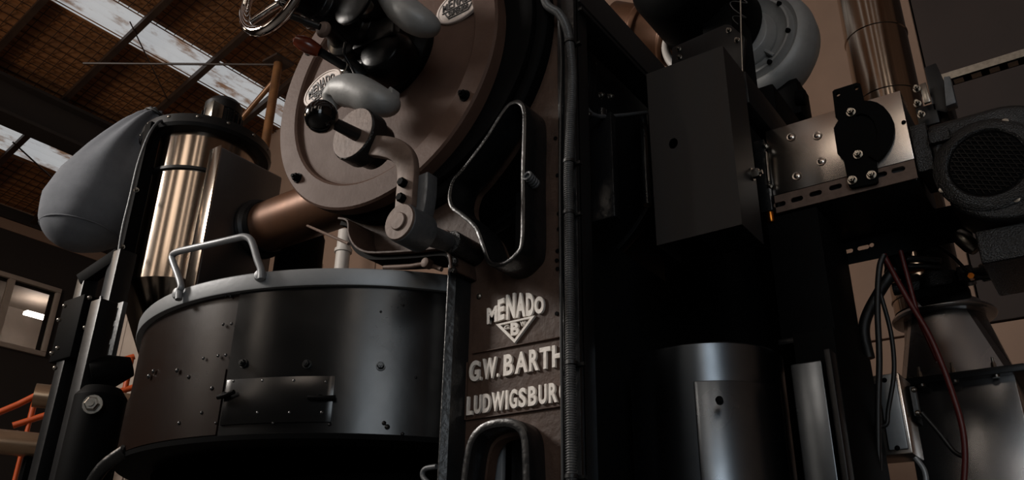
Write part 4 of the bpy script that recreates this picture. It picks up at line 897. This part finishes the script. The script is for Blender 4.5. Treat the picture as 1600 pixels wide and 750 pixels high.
sr = thing('stair_rail', 'orange painted stair handrail in the background at lower left', 'railing', Vector((PD(100, 640, 6).x, PD(100, 640, 6).y, 0)))
for a, b in (((-10, 648), (28, 632)), ((28, 632), (128, 582)), ((128, 582), (210, 557)), ((20, 665), (215, 603))): MB().cyl(PD(*a, 6), PD(*b, 6), .020, None, 12).build('rail', 'orange', sr)
for x, y0, y1 in ((57, 616, 655), (112, 592, 640), (160, 573, 625), (206, 558, 610)):
    a, b = PD(x, y0, 6), PD(x, y1, 6); MB().cyl(a, (a.x, a.y, b.z), .018, None, 12).build('baluster', 'orange', sr)
for x in (57, 206): a = PD(x, 616 if x == 57 else 558, 6); MB().cyl((a.x, a.y, 0), (a.x, a.y, a.z), .014, None, 10).build('post', 'orange', sr)
for (a, b, r_, lab, D) in (((0, 690), (100, 700), .07, 'horizontal stainless duct below the orange rail at the left edge', 5.6), ((170, 628), (215, 636), .065, 'horizontal stainless duct showing between the rack and the tray', 5.2)):
    p, q = PD(*a, D), PD(*b, D); z_ = (p.z + q.z) / 2; d = Vector((q.x - p.x, q.y - p.y, 0)).normalized()
    du = thing('steel_duct', lab, 'duct', Vector((p.x, p.y, 0)))
    c = Vector(((p.x + q.x) / 2, (p.y + q.y) / 2, z_)); L_ = .45
    MB().cyl(c - d * L_, c + d * L_, r_, None, 40).build('pipe', 'duct_warm', du)
    MB().box(c.x - .02, c.x + .02, c.y - .02, c.y + .02, 0, c.z - r_ + .004).build('support', 'black_matte', du)
    MB().lathe(c + d * .05, d, [(r_, -.02), (r_ + .008, -.016), (r_ + .008, .016), (r_, .02)], 40, caps=False).build('joint', 'stainless', du)
p = PD(195, 520, 6.6)
wc = thing('lit_wall_panel', 'pale panel standing in for a lit patch of far wall behind the cooling tray', 'panel', (p.x, p.y, 0))  # added pale box in place of a lit patch of far wall
MB().box(p.x - .35, p.x + .4, p.y, p.y + .4, 0, PD(195, 488, 6.6).z).build('body', 'cream', wc, .006)
MB().box(p.x - .34, p.x + .02, p.y - .015, p.y, .1, PD(195, 492, 6.6).z).build('door', 'cream', wc, .004); MB().box(p.x + .03, p.x + .39, p.y - .015, p.y, .1, PD(195, 492, 6.6).z).build('door', 'cream', wc, .004)

# ---- fittings that belong to one part hang under that part
def under(root, part, names):
    ps = [c for c in root.children if c.name.split('.')[0] == part]
    if not ps: return
    for c in [c for c in root.children if c.name.split('.')[0] in names]:
        p = min(ps, key=lambda q: (q.location - c.location).length); c.location = c.location - p.location; c.parent = p
for root, part, names in ((ro, 'front_panel', ('letter', 'emblem_triangle', 'name_border', 'bolt_hole', 'rivet')), (ro, 'drum_door', ('door_bolt',)),
                          (ro, 'handwheel_rim', ('handwheel_spoke', 'handwheel_hub')), (ro, 'hinge_arm', ('arm_bolt',)), (ro, 'cam_disc', ('cam_face', 'lever_stem')),
                          (ro, 'hinge_barrel', ('hinge_face', 'hinge_pin_head')), (ro, 'hub', ('hub_bolt',)), (ro, 'motor_bracket', ('bracket_bolt',)), (ro, 'cast_handle', ('handle_tab', 'handle_pin')),
                          (ct, 'access_panel', ('latch',)), (ct, 'handle', ('handle_foot',)), (cy, 'lid', ('lid_bolt',)), (cy, 'motor', ('motor_fins', 'motor_plate')), (cy, 'side_frame', ('frame_bolt',)),
                          (bu, 'clamp_plate', ('clamp_bolt', 'clamp_ring')), (bu, 'cover_plate', ('rivet',)), (bu, 'hinge_bracket', ('hinge_bolt', 'hinge_rod')), (bf, 'inlet_ring', ('inlet_screw', 'inlet_mesh')),
                          (fp, 'angle_flange', ('flange_bolt',)), (gf, 'casing', ('casing_bolt', 'rib')), (jb, 'lid', ('screw',)), (rk, 'slotted_plate', ('slot',)), (rk, 'motor', ('motor_bolt',)), (gp, 'pipe', ('fitting',)), (wr, 'channel', ('slot',)), (sd, 'curved_door', ('door_stud',))):
    under(root, part, names)
